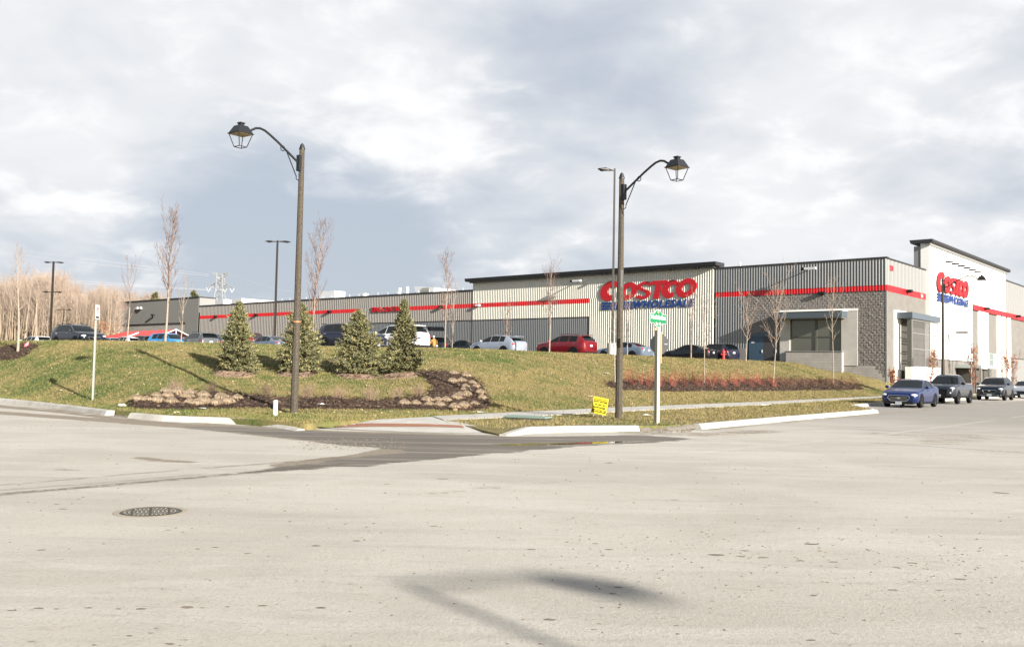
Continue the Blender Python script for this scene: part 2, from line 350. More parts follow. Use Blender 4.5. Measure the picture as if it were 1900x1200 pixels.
for i, (a, b, c_) in enumerate(zip(dT, dF, dC)):
    row = [a, a.lerp(b, 0.5)]
    for k in range(NA+1):
        t = k/NA; p = b.lerp(c_, t); z = b.z+(c_.z-b.z)*S_(t)
        bumpz = 0.07*mnoise.noise(Vector((p.x*0.35, p.y*0.35, 1)))+0.03*mnoise.noise(Vector((p.x*1.1, p.y*1.1, 5)))
        p.z = z + bumpz*math.sin(PI*min(t*1.0, 1))*1.0; row.append(p)
    back = Vector((c_.x-b.x, c_.y-b.y, 0)).normalized()
    for k in range(1, NB+1):
        row.append(Vector((c_.x, c_.y, c_.z+(-0.02*k if i <= n_main else 0)))+back*0.55*k)
    tv += row
NC = NA+3+NB
tf = []
for i in range(len(dT)-1):
    for k in range(NC-1):
        o = i*NC+k; tf.append((o, o+NC, o+NC+1, o+1))
def green_mat(name, blades=False):
    g = NT(name, 0.9)
    geo = g.new('ShaderNodeNewGeometry'); pos = geo.outputs['Position']
    a = g.noise(0.22, 4, 0.6, vec=pos); b = g.noise(1.1, 5, 0.6, vec=pos, dist=0.4); d = g.noise(6, 4, 0.7, vec=pos); e = g.noise(24, 3, 0.7, vec=pos)
    f = g.math('ADD', g.math('MULTIPLY', a, 0.40), g.math('ADD', g.math('MULTIPLY', b, 0.38), g.math('MULTIPLY', d, 0.22)))
    sp = g.new('ShaderNodeSeparateXYZ'); g.put(pos, sp.inputs[0])
    # lawn dries out to straw on the long slope on the right
    dry = g.ramp(sp.outputs[0], -9, 6, 0.0, 0.058)
    f = g.math('SUBTRACT', f, dry)
    c = g.mix(g.ramp(f, 0.41, 0.58), (0.215, 0.170, 0.068), (0.078, 0.105, 0.020))
    c = g.mix(g.math('MULTIPLY', g.ramp(f, 0.53, 0.64), 0.85), c, (0.035, 0.080, 0.010))
    c = g.mix(g.math('MULTIPLY', g.ramp(e, 0.5, 0.75), 0.35), c, (0.21, 0.165, 0.08))
    if blades:
        rnd_ = geo.outputs['Random Per Island']
        c = g.mix(g.ramp(rnd_, 0.55, 1.0, 0.0, 0.55), c, (0.34, 0.265, 0.13)); c = g.mix(g.ramp(rnd_, 0.45, 0.0, 0.0, 0.35), c, (0.035, 0.050, 0.012))
    else: g.bump(g.math('ADD', d, e), 0.6, 0.06)
    g.color(c); return g.m
M_grass = green_mat('lawn'); M_blade = green_mat('grass_blade', True)
_o = len(tv); tv += [Vector((a.x, a.y, -0.05)) for a in dT]
skirt = [(_o+i, _o+i+1, (i+1)*NC, i*NC) for i in range(len(dT)-1)]
me = bpy.data.meshes.new('grass_bank'); me.from_pydata([tuple(v) for v in tv], [], tf+skirt); me.update()
me.polygons.foreach_set('use_smooth', [True]*len(me.polygons))
bank = link('grass_bank', me, M_grass); tag(bank, kind='structure')
if bank.data.polygons[200].normal.z < 0: bank.data.flip_normals()
TB = BVHTree.FromPolygons([tuple(v) for v in tv], tf)
def hit(px, py):
    h = TB.ray_cast(EYE, ray(px, py).normalized()); return h[0] if h[0] is not None else G(px, py, 0.15)
def zat(x, y, default=0.15):
    h = TB.ray_cast(Vector((x, y, 50)), Vector((0, 0, -1))); return h[0].z if h[0] is not None else default

# --- parking lot plane behind the crest
m = MB(); pts = []
for i in range(0, n_main, 5):
    b = dF[i]; c_ = dC[i]; back = Vector((c_.x-b.x, c_.y-b.y, 0)).normalized(); q = c_+back*2.2; pts.append((q.x, q.y, LOT-0.10))
pts += [tuple(bw(0, 40, LOT-0.10)), (60, 330, LOT-0.10), (-260, 330, LOT-0.10), (-200, 56, LOT-0.10)]
m.add(pts, [tuple(range(len(pts)))])
M_lot = mat('lot_asphalt', (0.10, 0.098, 0.095), 0.9, noise=(0.8, 0.25, (0.15, 0.145, 0.14)))
lot = m.build('parking_lot', M_lot); tag(lot, kind='structure')
# low ground on the left, beyond the frame edge and under the woodland
# --- sidewalk with its ramp to the corner
cn = NT('concrete', 0.85); f1 = cn.noise(1.2, 6, 0.65); f2 = cn.noise(18, 4, 0.7)
cc = cn.mix(cn.ramp(f1, 0.35, 0.7), (0.40, 0.38, 0.345), (0.49, 0.47, 0.43)); cc = cn.mix(cn.math('MULTIPLY', cn.ramp(f2, 0.5, 0.8), 0.4), cc, (0.27, 0.25, 0.215)); cn.color(cc); cn.bump(f2, 0.3, 0.01)
M_conc = cn.m
k_ = NT('kerb_concrete', 0.85); f1 = k_.noise(1.6, 6, 0.7); f2 = k_.noise(12, 4, 0.7)
cc = k_.mix(k_.ramp(f1, 0.35, 0.65), (0.36, 0.34, 0.30), (0.47, 0.45, 0.405)); cc = k_.mix(k_.math('MULTIPLY', k_.ramp(f2, 0.5, 0.78), 0.5), cc, (0.27, 0.235, 0.18)); k_.color(cc); k_.bump(f2, 0.3, 0.01)
M_kerb = k_.m
EXT = [T0[14]+DIRX*4, T0[14]+DIRX*8, T0[14]+DIRX*8+EYV*60]
upper = gp([(600, 783), (700, 778), (802, 772.6), (1000, 763), (1128, 757), (1250, 752), (1400, 746), (1550, 739), (1633, 735)], 0.15)+EXT
low_px = [(640, 793), (720, 797), (823, 780), (998, 771.6), (1128, 764.6), (1250, 758.6), (1400, 751.5), (1540, 743.2), (1605, 739.5)]
lower = gp(low_px, 0.15); LE = lower[-1]; lower += [p+(LE-upper[8])*1.0 for p in EXT]
m = MB(); vs = []; fs = []
for i, (a, b) in enumerate(zip(upper, lower)):
    vs += [(a.x, a.y, 0.166), (b.x, b.y, 0.166 if i > 1 else 0.10)]
    if i: fs.append((2*i-2, 2*i-1, 2*i+1, 2*i))
m.add(vs, fs)
# the ramp apron fans down to the kerb line
A_ = [G(566, 786, 0.14), G(600, 783, 0.166), G(700, 778, 0.166), G(802, 772.6, 0.166), G(823, 780, 0.166), G(926, 796.5, 0.06)]
B_ = [G(566, 789.5, 0.03), G(600, 791, 0.03), G(680, 796, 0.03), G(789, 800, 0.03), G(860, 801, 0.03), G(926, 800, 0.03)]
def refine(P_, n=8): return [P_[i].lerp(P_[i+1], k/n) for i in range(len(P_)-1) for k in range(n)]+[P_[-1]]
rA, rB = refine(A_), refine(B_); vs = []; fs = []; NR = 6
for i, (a, b) in enumerate(zip(rA, rB)):
    D_ = (Vector((a.x, a.y, 0))-Vector((b.x, b.y, 0))).length; fl_ = min(1, i/6.0)
    for k in range(NR+1):
        t = (k/NR)**1.5; q = b.lerp(a, t); vs.append((q.x, q.y, 0.008+(0.158 if i > 0 else .14)*min(1, t*D_/1.9)*max(.85, fl_)))
    if i:
        for k in range(NR): o = (i-1)*(NR+1)+k; fs += [(o, o+1, o+NR+2), (o, o+NR+2, o+NR+1)]
m2 = MB(); m2.add(vs, fs)
ramp_o = m2.build('sidewalk_ramp', M_conc); tag(ramp_o, kind='structure')
sw = MB(); vs = []; fs = []
for i in range(2, len(upper)):
    a, b = upper[i], lower[i]; vs += [(a.x, a.y, 0.168), (b.x, b.y, 0.168), (b.x, b.y, -0.02)]
    if i > 2: o = 3*(i-2); fs += [(o-3, o-2, o+1, o), (o-2, o-1, o+2, o+1)]
sw.add(vs, fs)
# joints across the walk
sidewalk = sw.build('sidewalk', M_conc); tag(sidewalk, kind='structure')
jm = MB()
for i in range(2, len(upper)-1):
    La = (upper[i+1]-upper[i]).length; n = max(1, int(La/1.6))
    for k in range(n):
        t = k/n; a = upper[i].lerp(upper[i+1], t); b = lower[i].lerp(lower[i+1], t); d = (upper[i+1]-upper[i]).normalized()*0.012
        jm.add([(a.x, a.y, 0.172), (b.x, b.y, 0.172), (b.x+d.x, b.y+d.y, 0.172), (a.x+d.x, a.y+d.y, 0.172)], [(0, 1, 2, 3)])
tag(jm.build('sidewalk_joints', mat('joint', (0.16, 0.15, 0.13), 0.95)), kind='structure')
# red brick band in the ramp
RB = BVHTree.FromPolygons([tuple(v.co) for v in ramp_o.data.vertices], [tuple(f.vertices) for f in ramp_o.data.polygons])
SBV = BVHTree.FromPolygons([tuple(v.co) for v in sidewalk.data.vertices], [tuple(f.vertices) for f in sidewalk.data.polygons])
def RZ(x, y): return max([0.03]+[h[0].z for h in (t.ray_cast(Vector((x, y, 9)), Vector((0, 0, -1))) for t in (RB, SBV)) if h[0] is not None])
def RH(px, py):
    h = RB.ray_cast(EYE, ray(px, py).normalized()); return h[0] if h[0] is not None else G(px, py, .08)
pv = MB(); c00, c10, c01, c11 = RH(620, 785.2), RH(858, 789.5), RH(622, 788.6), RH(862, 794)
nb_ = 46
for i in range(nb_):
    for j in range(3):
        p = [c00.lerp(c10, (i+u)/nb_).lerp(c01.lerp(c11, (i+u)/nb_), (j+v)/3) for u, v in ((0.04, .06), (.94, .06), (.94, .92), (.04, .92))]
        pv.add([(q.x, q.y, RZ(q.x, q.y)+0.010) for q in p], [(0, 1, 2, 3)])
M_brick = mat('paver', (0.30, 0.105, 0.05), 0.85, noise=(3.0, 0.2, (0.34, 0.17, 0.10)))
tag(pv.build('paver_band', M_brick), 'reddish brick warning band set in the concrete corner ramp', 'paver band')

# --- grass verge between sidewalk and kerb (three pieces of one verge)
VG = [(823, 780.3), (926, 796), (975, 791.5), (1080, 789), (1180, 789), (1230, 789.5), (1283, 786), (1450, 772.5), (1618, 759.5), (1575, 750.5), (1632, 745.5)]
V_low = gp(VG, 0.15); BK = V_low[-1]
V_low += [BK+DIRX*12, BK+DIRX*40, BK+DIRX*90]
V_up = [LE+DIRX*70 - NRMX*0.02, LE+DIRX*12]+[G(a, b, 0.15) for a, b in [(1605, 739.7), (1540, 743.5), (1400, 751.8), (1250, 758.9), (1128, 764.9), (998, 771.9)]]
m = MB(); vp = [(p.x, p.y, (0.165, 0.03, 0.13)[i] if i < 3 else 0.150) for i, p in enumerate(V_low+V_up)]; nv = len(vp); m.add(vp+[(a, b, -0.05) for a, b, _ in vp], [tuple(range(nv))]+[(i, i+nv, (i+1) % nv+nv, (i+1) % nv) for i in range(nv)])
verge = m.build('grass_verge', M_grass)
if verge.data.polygons[0].normal.z < 0: verge.data.flip_normals()
tag(verge, kind='structure')
VERGE_POLY = [(p.x, p.y) for p in V_low+V_up]

# --- kerbs: back edge line on top, sloped face down to the road
def kerb(name, pts, wid=0.22, hts=None, rise=0.155):
    mm = MB(); n = len(pts); vs = []; fs = []
    for i, p in enumerate(pts):
        d = (pts[min(i+1, n-1)]-pts[max(i-1, 0)]); d.z = 0; d.normalize(); nn = Vector((d.y, -d.x, 0)); h = (hts[i] if hts else rise)
        prof = [(0.02, -0.05), (0, h-0.01), (0.02, h), (wid-0.03, h), (wid+0.01, h-0.03), (wid+0.07, 0.004), (wid+0.07, -0.05)]
        vs += [(p.x+nn.x*a, p.y+nn.y*a, b) for a, b in prof]
        if i:
            o = 7*i; fs += [(o-7+k, o-7+k+1, o+k+1, o+k) for k in range(6)]
    fs += [tuple(range(7)), tuple(reversed([7*(n-1)+k for k in range(7)]))]
    mm.add(vs, fs); o = mm.build(name, M_kerb); tag(o, kind='structure'); return o
def dn(pts, n=6): return dens_line(pts, n)
kl = dn(gp([(-300, 716), (0, 738), (130, 751), (213, 761.3)], 0.15)); kerb('kerb', kl)
kl = dn(gp([(254, 765.5), (316, 770.5), (400, 773.5), (462, 776), (520, 781), (566, 787)], 0.15)); kerb('kerb', kl, hts=[0.155]*(len(kl)-12)+[0.155-0.011*k for k in range(12)])
# broken stretch of kerb between them
kl = dn(gp([(216, 762), (250, 765.5)], 0.12), 14)
kerb('kerb', [p+Vector((rnd.uniform(-.03, .03), rnd.uniform(-.03, .03), 0)) for p in kl], wid=0.13, hts=[rnd.uniform(0.04, 0.10) for _ in kl]).data.materials[0] = mat('broken_kerb', (0.085, 0.075, 0.06), 0.95, noise=(5, 0.2, (0.17, 0.15, 0.125)))
kl = dn(gp([(926, 797), (975, 791.5), (1080, 789.2), (1178, 788.8)], 0.15)); kerb('kerb', kl, hts=[0.04+0.115*min(1, k/6) for k in range(len(kl))])
kl = dn(gp([(1285, 786), (1450, 772), (1618, 759)], 0.15)); kerb('kerb', kl)
q0, q1 = G(1622, 758, 0.15), G(1578, 750.3, 0.15)
kerb('kerb', [q1, G(1632, 745.3, 0.15), BK+DIRX*12, BK+DIRX*40, BK+DIRX*90])
kerb('kerb', dn([q1, q0], 4), wid=0.16)
kl = dn(gp([(1180, 788.2), (1230, 788.6), (1283, 785.4)], 0.15), 16)
kerb('kerb', [p+Vector((rnd.uniform(-.04, .04), rnd.uniform(-.04, .04), 0)) for p in kl], wid=0.16, hts=[rnd.uniform(0.11, 0.165) for _ in kl]).data.materials[0] = bpy.data.materials['broken_kerb']
# gutters
def strip(name, pts, w0, w1, z, m_):
    mm = MB(); n = len(pts); vs = []; fs = []
    for i, p in enumerate(pts):
        d = (pts[min(i+1, n-1)]-pts[max(i-1, 0)]); d.z = 0; d.normalize(); nn = Vector((d.y, -d.x, 0))
        vs += [(p.x+nn.x*w0, p.y+nn.y*w0, z), (p.x+nn.x*w1, p.y+nn.y*w1, z)]
        if i: fs.append((2*i-2, 2*i-1, 2*i+1, 2*i))
    mm.add(vs, fs); o = mm.build(name, m_); tag(o, kind='structure'); return o
gm = NT('gutter_concrete', 0.85); f1 = gm.noise(0.9, 6, 0.75, sx=(1, 1, 1)); f2 = gm.noise(7, 5, 0.75)
cc = gm.mix(gm.ramp(f1, 0.40, 0.62), (0.24, 0.20, 0.15), (0.42, 0.395, 0.34)); cc = gm.mix(gm.math('MULTIPLY', gm.ramp(f2, 0.48, 0.75), 0.6), cc, (0.24, 0.20, 0.15)); gm.color(cc); M_gut = gm.m
strip('gutter', dn(gp([(-300, 727), (0, 751), (130, 763), (250, 777), (400, 787.5), (566, 791.5), (700, 798), (800, 801.5), (926, 801), (1080, 799), (1240, 800)])), 0.0, 0.30, 0.005, M_gut)
strip('gutter', dn(gp([(1290, 797), (1450, 782), (1618, 767.5)])+[G(1618, 767.5)+DIRX*30, G(1618, 767.5)+DIRX*90]), 0.0, 0.42, 0.005, M_gut)

# --- mulch beds draped on the bank
ml = NT('mulch', 0.95); a = ml.noise(9, 6, 0.8); b = ml.noise(38, 4, 0.8); c_ = ml.noise(1.2, 3, 0.6)
cc = ml.mix(ml.ramp(a, 0.35, 0.65), (0.030, 0.017, 0.011), (0.085, 0.048, 0.030)); cc = ml.mix(ml.ramp(b, 0.56, 0.74), cc, (0.26, 0.18, 0.125)); cc = ml.mix(ml.math('MULTIPLY', ml.ramp(c_, 0.5, 0.7), 0.4), cc, (0.12, 0.072, 0.045)); ml.color(cc); ml.bump(ml.math('ADD', a, b), 1.0, 0.08)
M_mulch = ml.m
BEDS = []
def bed(poly, name='mulch_bed', h=0.07, step=0.16):
    P = np.array([(p.x, p.y) for p in poly]); BEDS.append(P)
    x0, y0 = P.min(0)-0.3; x1, y1 = P.max(0)+0.3
    xs = np.arange(x0, x1, step); ys = np.arange(y0, y1, step); XX, YY = np.meshgrid(xs, ys); Q = np.stack([XX.ravel(), YY.ravel()], 1)
    sd = sdist(Q, [tuple(p) for p in P]); vs = []
    for (x, y), s in zip(Q, sd):
        j = 0.12*mnoise.noise(Vector((x*2.1, y*2.1, 3)))
        if s < -0.35: vs.append((x, y, 0)); continue
        z = zat(x, y); e = min(max((s+j)/0.30, -1), 1)
        vs.append((x, y, z+h*e+(0.035*mnoise.noise(Vector((x*4, y*4, 0)))+0.03*rnd.random())*max(e, 0)))
    nx_, ny_ = len(xs), len(ys); f = []
    for j in range(ny_-1):
        for i in range(nx_-1):
            o = j*nx_+i
            if min(sd[o], sd[o+1], sd[o+nx_], sd[o+nx_+1]) > -0.3: f.append((o, o+1, o+1+nx_, o+nx_))
    mm = MB(); mm.v = vs; mm.f = f; o = mm.build(name, M_mulch, fixn=False); 
    bm = bmesh.new(); bm.from_mesh(o.data); bmesh.ops.delete(bm, geom=[v for v in bm.verts if not v.link_faces], context='VERTS'); bm.to_mesh(o.data); bm.free()
    tag(o, kind='structure'); return o
bed([hit(*q) for q in [(235, 755), (242, 746), (293, 729), (362, 728), (431, 730.5), (489, 737), (570, 741), (640, 741), (705, 745), (756, 739), (789, 734.5), (804, 719), (789, 702), (777, 690), (838, 691), (874, 699), (895, 714), (911, 747), (903, 758), (874, 763), (810, 761), (705, 760), (600, 759), (489, 757), (431, 758), (330, 759.6), (260, 759)]])
bed([hit(*q) for q in [(1120, 711), (1160, 706), (1230, 707), (1300, 707), (1380, 706), (1480, 705), (1560, 707), (1590, 713), (1604, 722), (1560, 724), (1454, 725), (1352, 726.5), (1245, 727), (1157, 724), (1130, 718)]], step=0.2)
bed([hit(*q) for q in [(-90, 669), (0, 669), (27, 667), (51, 659), (58, 650), (76, 641), (40, 638.5), (0, 644), (-90, 645)]], step=0.2)

# --- blades of grass over the lawn
def scatter_blades():
    g = np.random.default_rng(3); V = np.array([tuple(v) for v in tv]); F = np.array(tf); out = []
    A = V[F[:, 0]]; B = V[F[:, 1]]; C = V[F[:, 2]]; D = V[F[:, 3]]
    area = 0.5*np.linalg.norm(np.cross(B-A, D-A), axis=1)+0.5*np.linalg.norm(np.cross(B-C, D-C), axis=1)
    cen = (A+C)/2; infr = (cen[:, 0] > cen[:, 1]*-0.62-2) & (cen[:, 0] < cen[:, 1]*0.60+2)
    dist = np.hypot(cen[:, 0], cen[:, 1]); wgt = area*infr*np.clip(40/dist, 0.3, 2)**1.2
    n = 300000; idx = g.choice(len(F), n, p=wgt/wgt.sum()); u = g.random(n)[:, None]; v = g.random(n)[:, None]
    P = (A[idx]*(1-u)+B[idx]*u)*(1-v)+(D[idx]*(1-u)+C[idx]*u)*v
    # verge
    vp = np.array(VERGE_POLY); lo = vp.min(0); hi = np.minimum(vp.max(0), [34, 75]); q = lo+(hi-lo)*g.random((260000, 2)); q = q[inside(q, VERGE_POLY)][:60000]
    P = np.r_[P, np.c_[q, np.full(len(q), 0.15)]]
    keep = np.ones(len(P), bool)
    for b in BEDS: keep &= sdist(P[:, :2], [tuple(x) for x in b]) < 0.03
    sp = [tuple(p[:2]) for p in upper[2:]]+[tuple(p[:2]) for p in reversed(lower[2:])]
    keep &= sdist(P[:, :2], sp) < 0.02
    P = P[keep]; n = len(P); ang = g.random(n)*2*PI; h = g.uniform(0.025, 0.075, n)*(1+0.8*(g.random(n) > 0.97)); wd = g.uniform(0.006, 0.014, n)*np.clip(np.hypot(P[:, 0], P[:, 1])/30, 1, 2)
    dx = np.cos(ang)*wd; dy = np.sin(ang)*wd; lx = g.normal(0, 0.5, n)*h; ly = g.normal(0, 0.5, n)*h
    V3 = np.stack([P+np.c_[dx, dy, np.full(n, -0.005)], P-np.c_[dx, dy, np.full(n, 0.005)], P+np.c_[lx, ly, h]], 1).reshape(-1, 3)
    o = fastmesh('grass', V3, np.arange(3*n).reshape(-1, 3), M_blade); tag(o, 'short patchy green and straw coloured turf on the bank and verge', 'grass', kind='stuff')
scatter_blades()
# --- gravel, leaves and clods on the road
def debris():
    mm = MB(); g = random.Random(12)
    def blob(x, y, r, h):
        n = 5; a0 = g.random()*6; vs = [(x+r*g.uniform(.5, 1.2)*math.cos(a0+2*PI*k/n), y+r*g.uniform(.3, .9)*math.sin(a0+2*PI*k/n), 0.001) for k in range(n)]+[(x, y, h)]
        mm.add(vs, [(k, (k+1) % n, n) for k in range(n)])
    for _ in range(420):
        d = 5.2+14*g.random()**1.2; a = g.uniform(-0.58, 0.58); r = g.uniform(0.006, 0.022)*(0.7 if d < 8 else 1); blob(d*math.tan(a), d, r, r*0.5)
    for _ in range(420):      # streaks of dropped soil on the right
        d = g.gauss(8.2, 1.0); x = g.uniform(0.5, 4.8)+g.gauss(0, .2); r = g.uniform(0.004, 0.018); blob(x, d-0.05*x, r, r*.5)
    for _ in range(260):
        p = G(g.uniform(560, 760), g.uniform(815, 834)); r = g.uniform(0.01, 0.03); blob(p.x+g.gauss(0, .1), p.y+g.gauss(0, .15), r, r*.6)
    for _ in range(120):
        p = G(g.uniform(1185, 1285), g.uniform(793, 802)); r = g.uniform(0.02, 0.05); blob(p.x, p.y, r, r*.8)
    for _ in range(500):
        p = G(g.uniform(0, 600), 0+g.choice([770, 780, 790])+g.uniform(-6, 6)); r = g.uniform(0.008, 0.02); blob(p.x, p.y, r, r*.6)
    for px, py, s in [(77, 1020, 1), (22, 1132, 1.6), (72, 1128, 1.2), (105, 1129, .8), (165, 1127, 1), (220, 1129, .9), (262, 1129, 1.2), (347, 1126, 1.9), (375, 1127, .9), (422, 1125, .7), (487, 1123, 1.2), (595, 1127, 1.5), (400, 1015, 1), (367, 1018, .8), (460, 1026, .9), (587, 1012, 1.5), (662, 1003, 1), (805, 976, 1.4), (820, 888, 1.6), (313, 983, .9), (117, 944, 1.4), (105, 935, .8), (146, 926, .7), (717, 898, .7), (240, 1179, 1), (315, 1194, 1.2), (290, 1165, .7), (987, 1019, 1.2), (1105, 1008, .9), (1130, 1019, 1.1), (1252, 927, .9), (1107, 881, .9), (1130, 859, 1.3), (1382, 1021, 1.3), (1417, 1034, 1.5), (1330, 1029, 1.8), (1375, 1032, 1.2), (1485, 1040, 1.1), (1547, 1042, 1.3), (1505, 1009, 1.8), (1692, 1044, 1.1), (1782, 1074, 1.4), (1857, 914, 2.0), (1662, 1052, 1.2), (1657, 1094, 1.1), (1510, 1104, 1.2), (1147, 1089, 1.2), (1137, 1101, 1), (1778, 1175, 1), (1505, 1187, 1.2), (1102, 1167, 1.1), (1255, 1160, .8), (1020, 1149, 1.6)]:
        q0 = G(px, py); L_ = s*.0045*q0.y*g.uniform(.8, 1.2); a_ = g.uniform(-.15, .15); nn_ = 11
        vs = [(q0.x+L_*math.cos(t)*g.uniform(.75, 1.1)+a_*0, q0.y+L_*.55*math.sin(t)*g.uniform(.6, 1.15)+L_*a_*math.cos(t), .0015) for t in np.linspace(0, 2*PI, nn_, endpoint=False)]+[(q0.x, q0.y, .004)]
        mm.add(vs, [(k, (k+1) % nn_, nn_) for k in range(nn_)])
    o = mm.build('gravel', mat('gravel', (0.10, 0.078, 0.055), 0.9, noise=(2, 0.25, (0.2, 0.16, 0.12))), fixn=False); tag(o, 'small clods, dry leaves and gravel scattered over the dusty road', 'gravel', kind='stuff')
debris()
# dirt in the gap of the kerb by the street sign
m = MB(); pl = gp([(1178, 789), (1230, 788), (1285, 786), (1290, 797), (1240, 800), (1184, 799)], 0.0); nn = len(pl)
vs = [(p.x, p.y, 0.16 if i < 3 else 0.012) for i, p in enumerate(pl)]
m.add(vs, [tuple(range(nn))]); tag(m.build('dirt_patch', M_mulch), kind='structure')

def leaf_bits():
    g = np.random.default_rng(8); P_ = []
    for _ in range(2600):
        px = g.uniform(0, 1630); py = g.uniform(640, 782); h = TB.ray_cast(EYE, ray(px, py).normalized())[0]
        if h is not None: P_.append((h.x, h.y, h.z+.05))
    P_ = np.array(P_)[::2]; n = len(P_); a = g.normal(0, 1, (n, 3))*[.028, .028, .012]; b = g.normal(0, 1, (n, 3))*[.022, .022, .012]
    V = np.stack([P_-a, P_+b, P_+a, P_-b], 1).reshape(-1, 3); gm_ = NT('dry_leaf'); geo = gm_.new('ShaderNodeNewGeometry'); gm_.color(gm_.mix(geo.outputs['Random Per Island'], (0.20, 0.12, 0.05), (0.50, 0.42, 0.30)))
    o = fastmesh('fallen_leaves', V, np.arange(4*n).reshape(-1, 4), gm_.m); tag(o, 'scattered dry fallen leaves and bits lying over the lawn', 'leaves', kind='stuff')
leaf_bits()
# ================================================================ STORE
M_cream = mat('cream_metal', (0.56, 0.545, 0.475), 0.45, spec=0.5)
M_char = mat('charcoal_metal', (0.105, 0.11, 0.115), 0.36, spec=1.0)
M_taupe = mat('taupe_metal', (0.27, 0.25, 0.225), 0.5)
M_lgrey = mat('grey_metal', (0.135, 0.135, 0.125), 0.5)
M_pale = mat('pale_panel', (0.20, 0.20, 0.195), 0.5)
M_red = mat('red_metal', (0.50, 0.006, 0.010), 0.45)
M_redp = mat('red_letter', (0.44, 0.002, 0.008), 0.5)
M_bluep = mat('blue_letter', (0.004, 0.034, 0.18), 0.4)
M_cop = mat('dark_coping', (0.030, 0.030, 0.032), 0.6, spec=.25)
M_white = mat('white_render', (0.80, 0.785, 0.74), 0.8, noise=(0.6, 0.3, (0.76, 0.745, 0.70)))
M_whitem = mat('white_metal', (0.56, 0.57, 0.58), 0.5)
M_stl = mat('steel_blue', (0.065, 0.085, 0.100), 0.45)
M_door = mat('blue_door', (0.035, 0.065, 0.10), 0.45)
M_black = mat('black_metal', (0.010, 0.010, 0.011), 0.6, spec=.2)
M_glassw = mat('store_glass', (0.10, 0.10, 0.085), 0.15, spec=0.7)
M_olive = mat('olive_frame', (0.085, 0.085, 0.07), 0.5)
bk = NT('smooth_block', 0.85)
bt = bk.new('ShaderNodeTexBrick'); bt.inputs['Scale'].default_value = 1.0; bt.inputs['Brick Width'].default_value = 0.8; bt.inputs['Row Height'].default_value = 0.22; bt.inputs['Mortar Size'].default_value = 0.012
bt.inputs['Color1'].default_value = (0.36, 0.335, 0.30, 1); bt.inputs['Color2'].default_value = (0.30, 0.28, 0.25, 1); bt.inputs['Mortar'].default_value = (0.23, 0.215, 0.195, 1)
sp = bk.new('ShaderNodeSeparateXYZ'); bk.put(bk.tc, sp.inputs[0]); cx = bk.new('ShaderNodeCombineXYZ'); bk.put(bk.math('ADD', sp.outputs[0], sp.outputs[1]), cx.inputs[0]); bk.put(sp.outputs[2], cx.inputs[1]); bk.put(cx.outputs[0], bt.inputs['Vector'])
nz = bk.noise(1.5, 5, 0.7); bk.color(bk.mix(bk.math('MULTIPLY', bk.ramp(nz, 0.4, 0.7), 0.35), bt.outputs['Color'], (0.42, 0.40, 0.37))); M_block = bk.m
M_blockd = mat('side_block', (0.125, 0.115, 0.103), 0.85, noise=(1.2, .2, (0.165, 0.154, 0.14)))
M_stone = mat('split_face_stone', (0.125, 0.113, 0.102), 0.85, noise=(6, 0.2, (0.20, 0.182, 0.165)))

store = empty('warehouse_store', (BC.x, BC.y, 0), -TH, 'long ribbed metal warehouse store with red stripe, cream sign wall and tall white side wall', 'store')
def ribs(x0, x1, z0, z1, y=0.0, pitch=0.305, d=0.06):
    mm = MB(); n = int(round((x1-x0)/pitch)); p = (x1-x0)/n; pr = []
    for i in range(n):
        a = x0+i*p; pr += [(a, 0), (a+.42*p, 0), (a+.48*p, -d), (a+.68*p, -d)]
    pr.append((x1, 0)); vs = []; fs = []
    for i, (x, dy) in enumerate(pr):
        vs += [(x, y+dy, z0), (x, y+dy, z1)]
        if i: o = 2*i; fs.append((o-2, o, o+1, o-1))
    return mm.add(vs, fs)
def wall(name, m_, *a, **k): return ribs(*a, **k).build(name, m_, store, fixn=False)
def sbox(name, m_, *a): return MB().box(*a).build(name, m_, store)
PT = 0.25
# right bay
wall('charcoal_wall', M_char, -15.42, 0.0, 9.03, 11.2, pitch=PT)
wall('red_stripe', M_red, -15.42, 0.0, 8.58, 9.03, y=-0.004, pitch=PT, d=.03)
wall('charcoal_wall', M_char, -15.42, -12.2, -0.5, 8.58, pitch=PT)
# tall sign bay
wall('cream_wall', M_cream, -45.9, -15.5, 9.0, 11.5, y=-0.05, pitch=PT)
wall('cream_wall', M_cream, -29.6, -15.5, -0.5, 9.0, y=-0.05, pitch=PT)
wall('red_stripe', M_red, -45.9, -29.6, 8.53, 9.0, y=-0.055, pitch=PT)
wall('cream_wall', M_cream, -45.9, -29.6, 7.14, 8.53, y=-0.05, pitch=PT)
wall('charcoal_wall', M_char, -45.9, -29.6, -0.5, 7.06, y=-0.05, pitch=PT)
sbox('trim', M_cop, -45.9, -29.55, -0.14, 0.0, 7.06, 7.14); sbox('trim', M_cop, -29.6, -29.5, -0.14, 0.0, -0.5, 7.06)
# main left wall
wall('taupe_wall', M_taupe, -103.8, -64.0, 9.0, 10.45, pitch=.38); wall('taupe_wall', M_taupe, -64.0, -45.9, 9.0, 10.45, pitch=.30)
wall('red_stripe', M_red, -103.8, -65.6, 8.53, 9.0, y=-0.004, pitch=PT); wall('red_stripe', M_red, -56.4, -45.9, 8.53, 9.0, y=-0.004, pitch=PT)
wall('taupe_wall', M_taupe, -65.6, -56.4, 8.53, 9.0, pitch=.30)
wall('taupe_wall', M_taupe, -103.8, -64.0, -0.5, 8.53, pitch=.38); wall('taupe_wall', M_taupe, -64.0, -45.9, 7.14, 8.53, pitch=.30)
wall('charcoal_wall', M_char, -64.0, -45.9, -0.5, 7.06, pitch=PT); sbox('trim', M_cop, -64.0, -45.9, -0.09, 0.0, 7.06, 7.14)
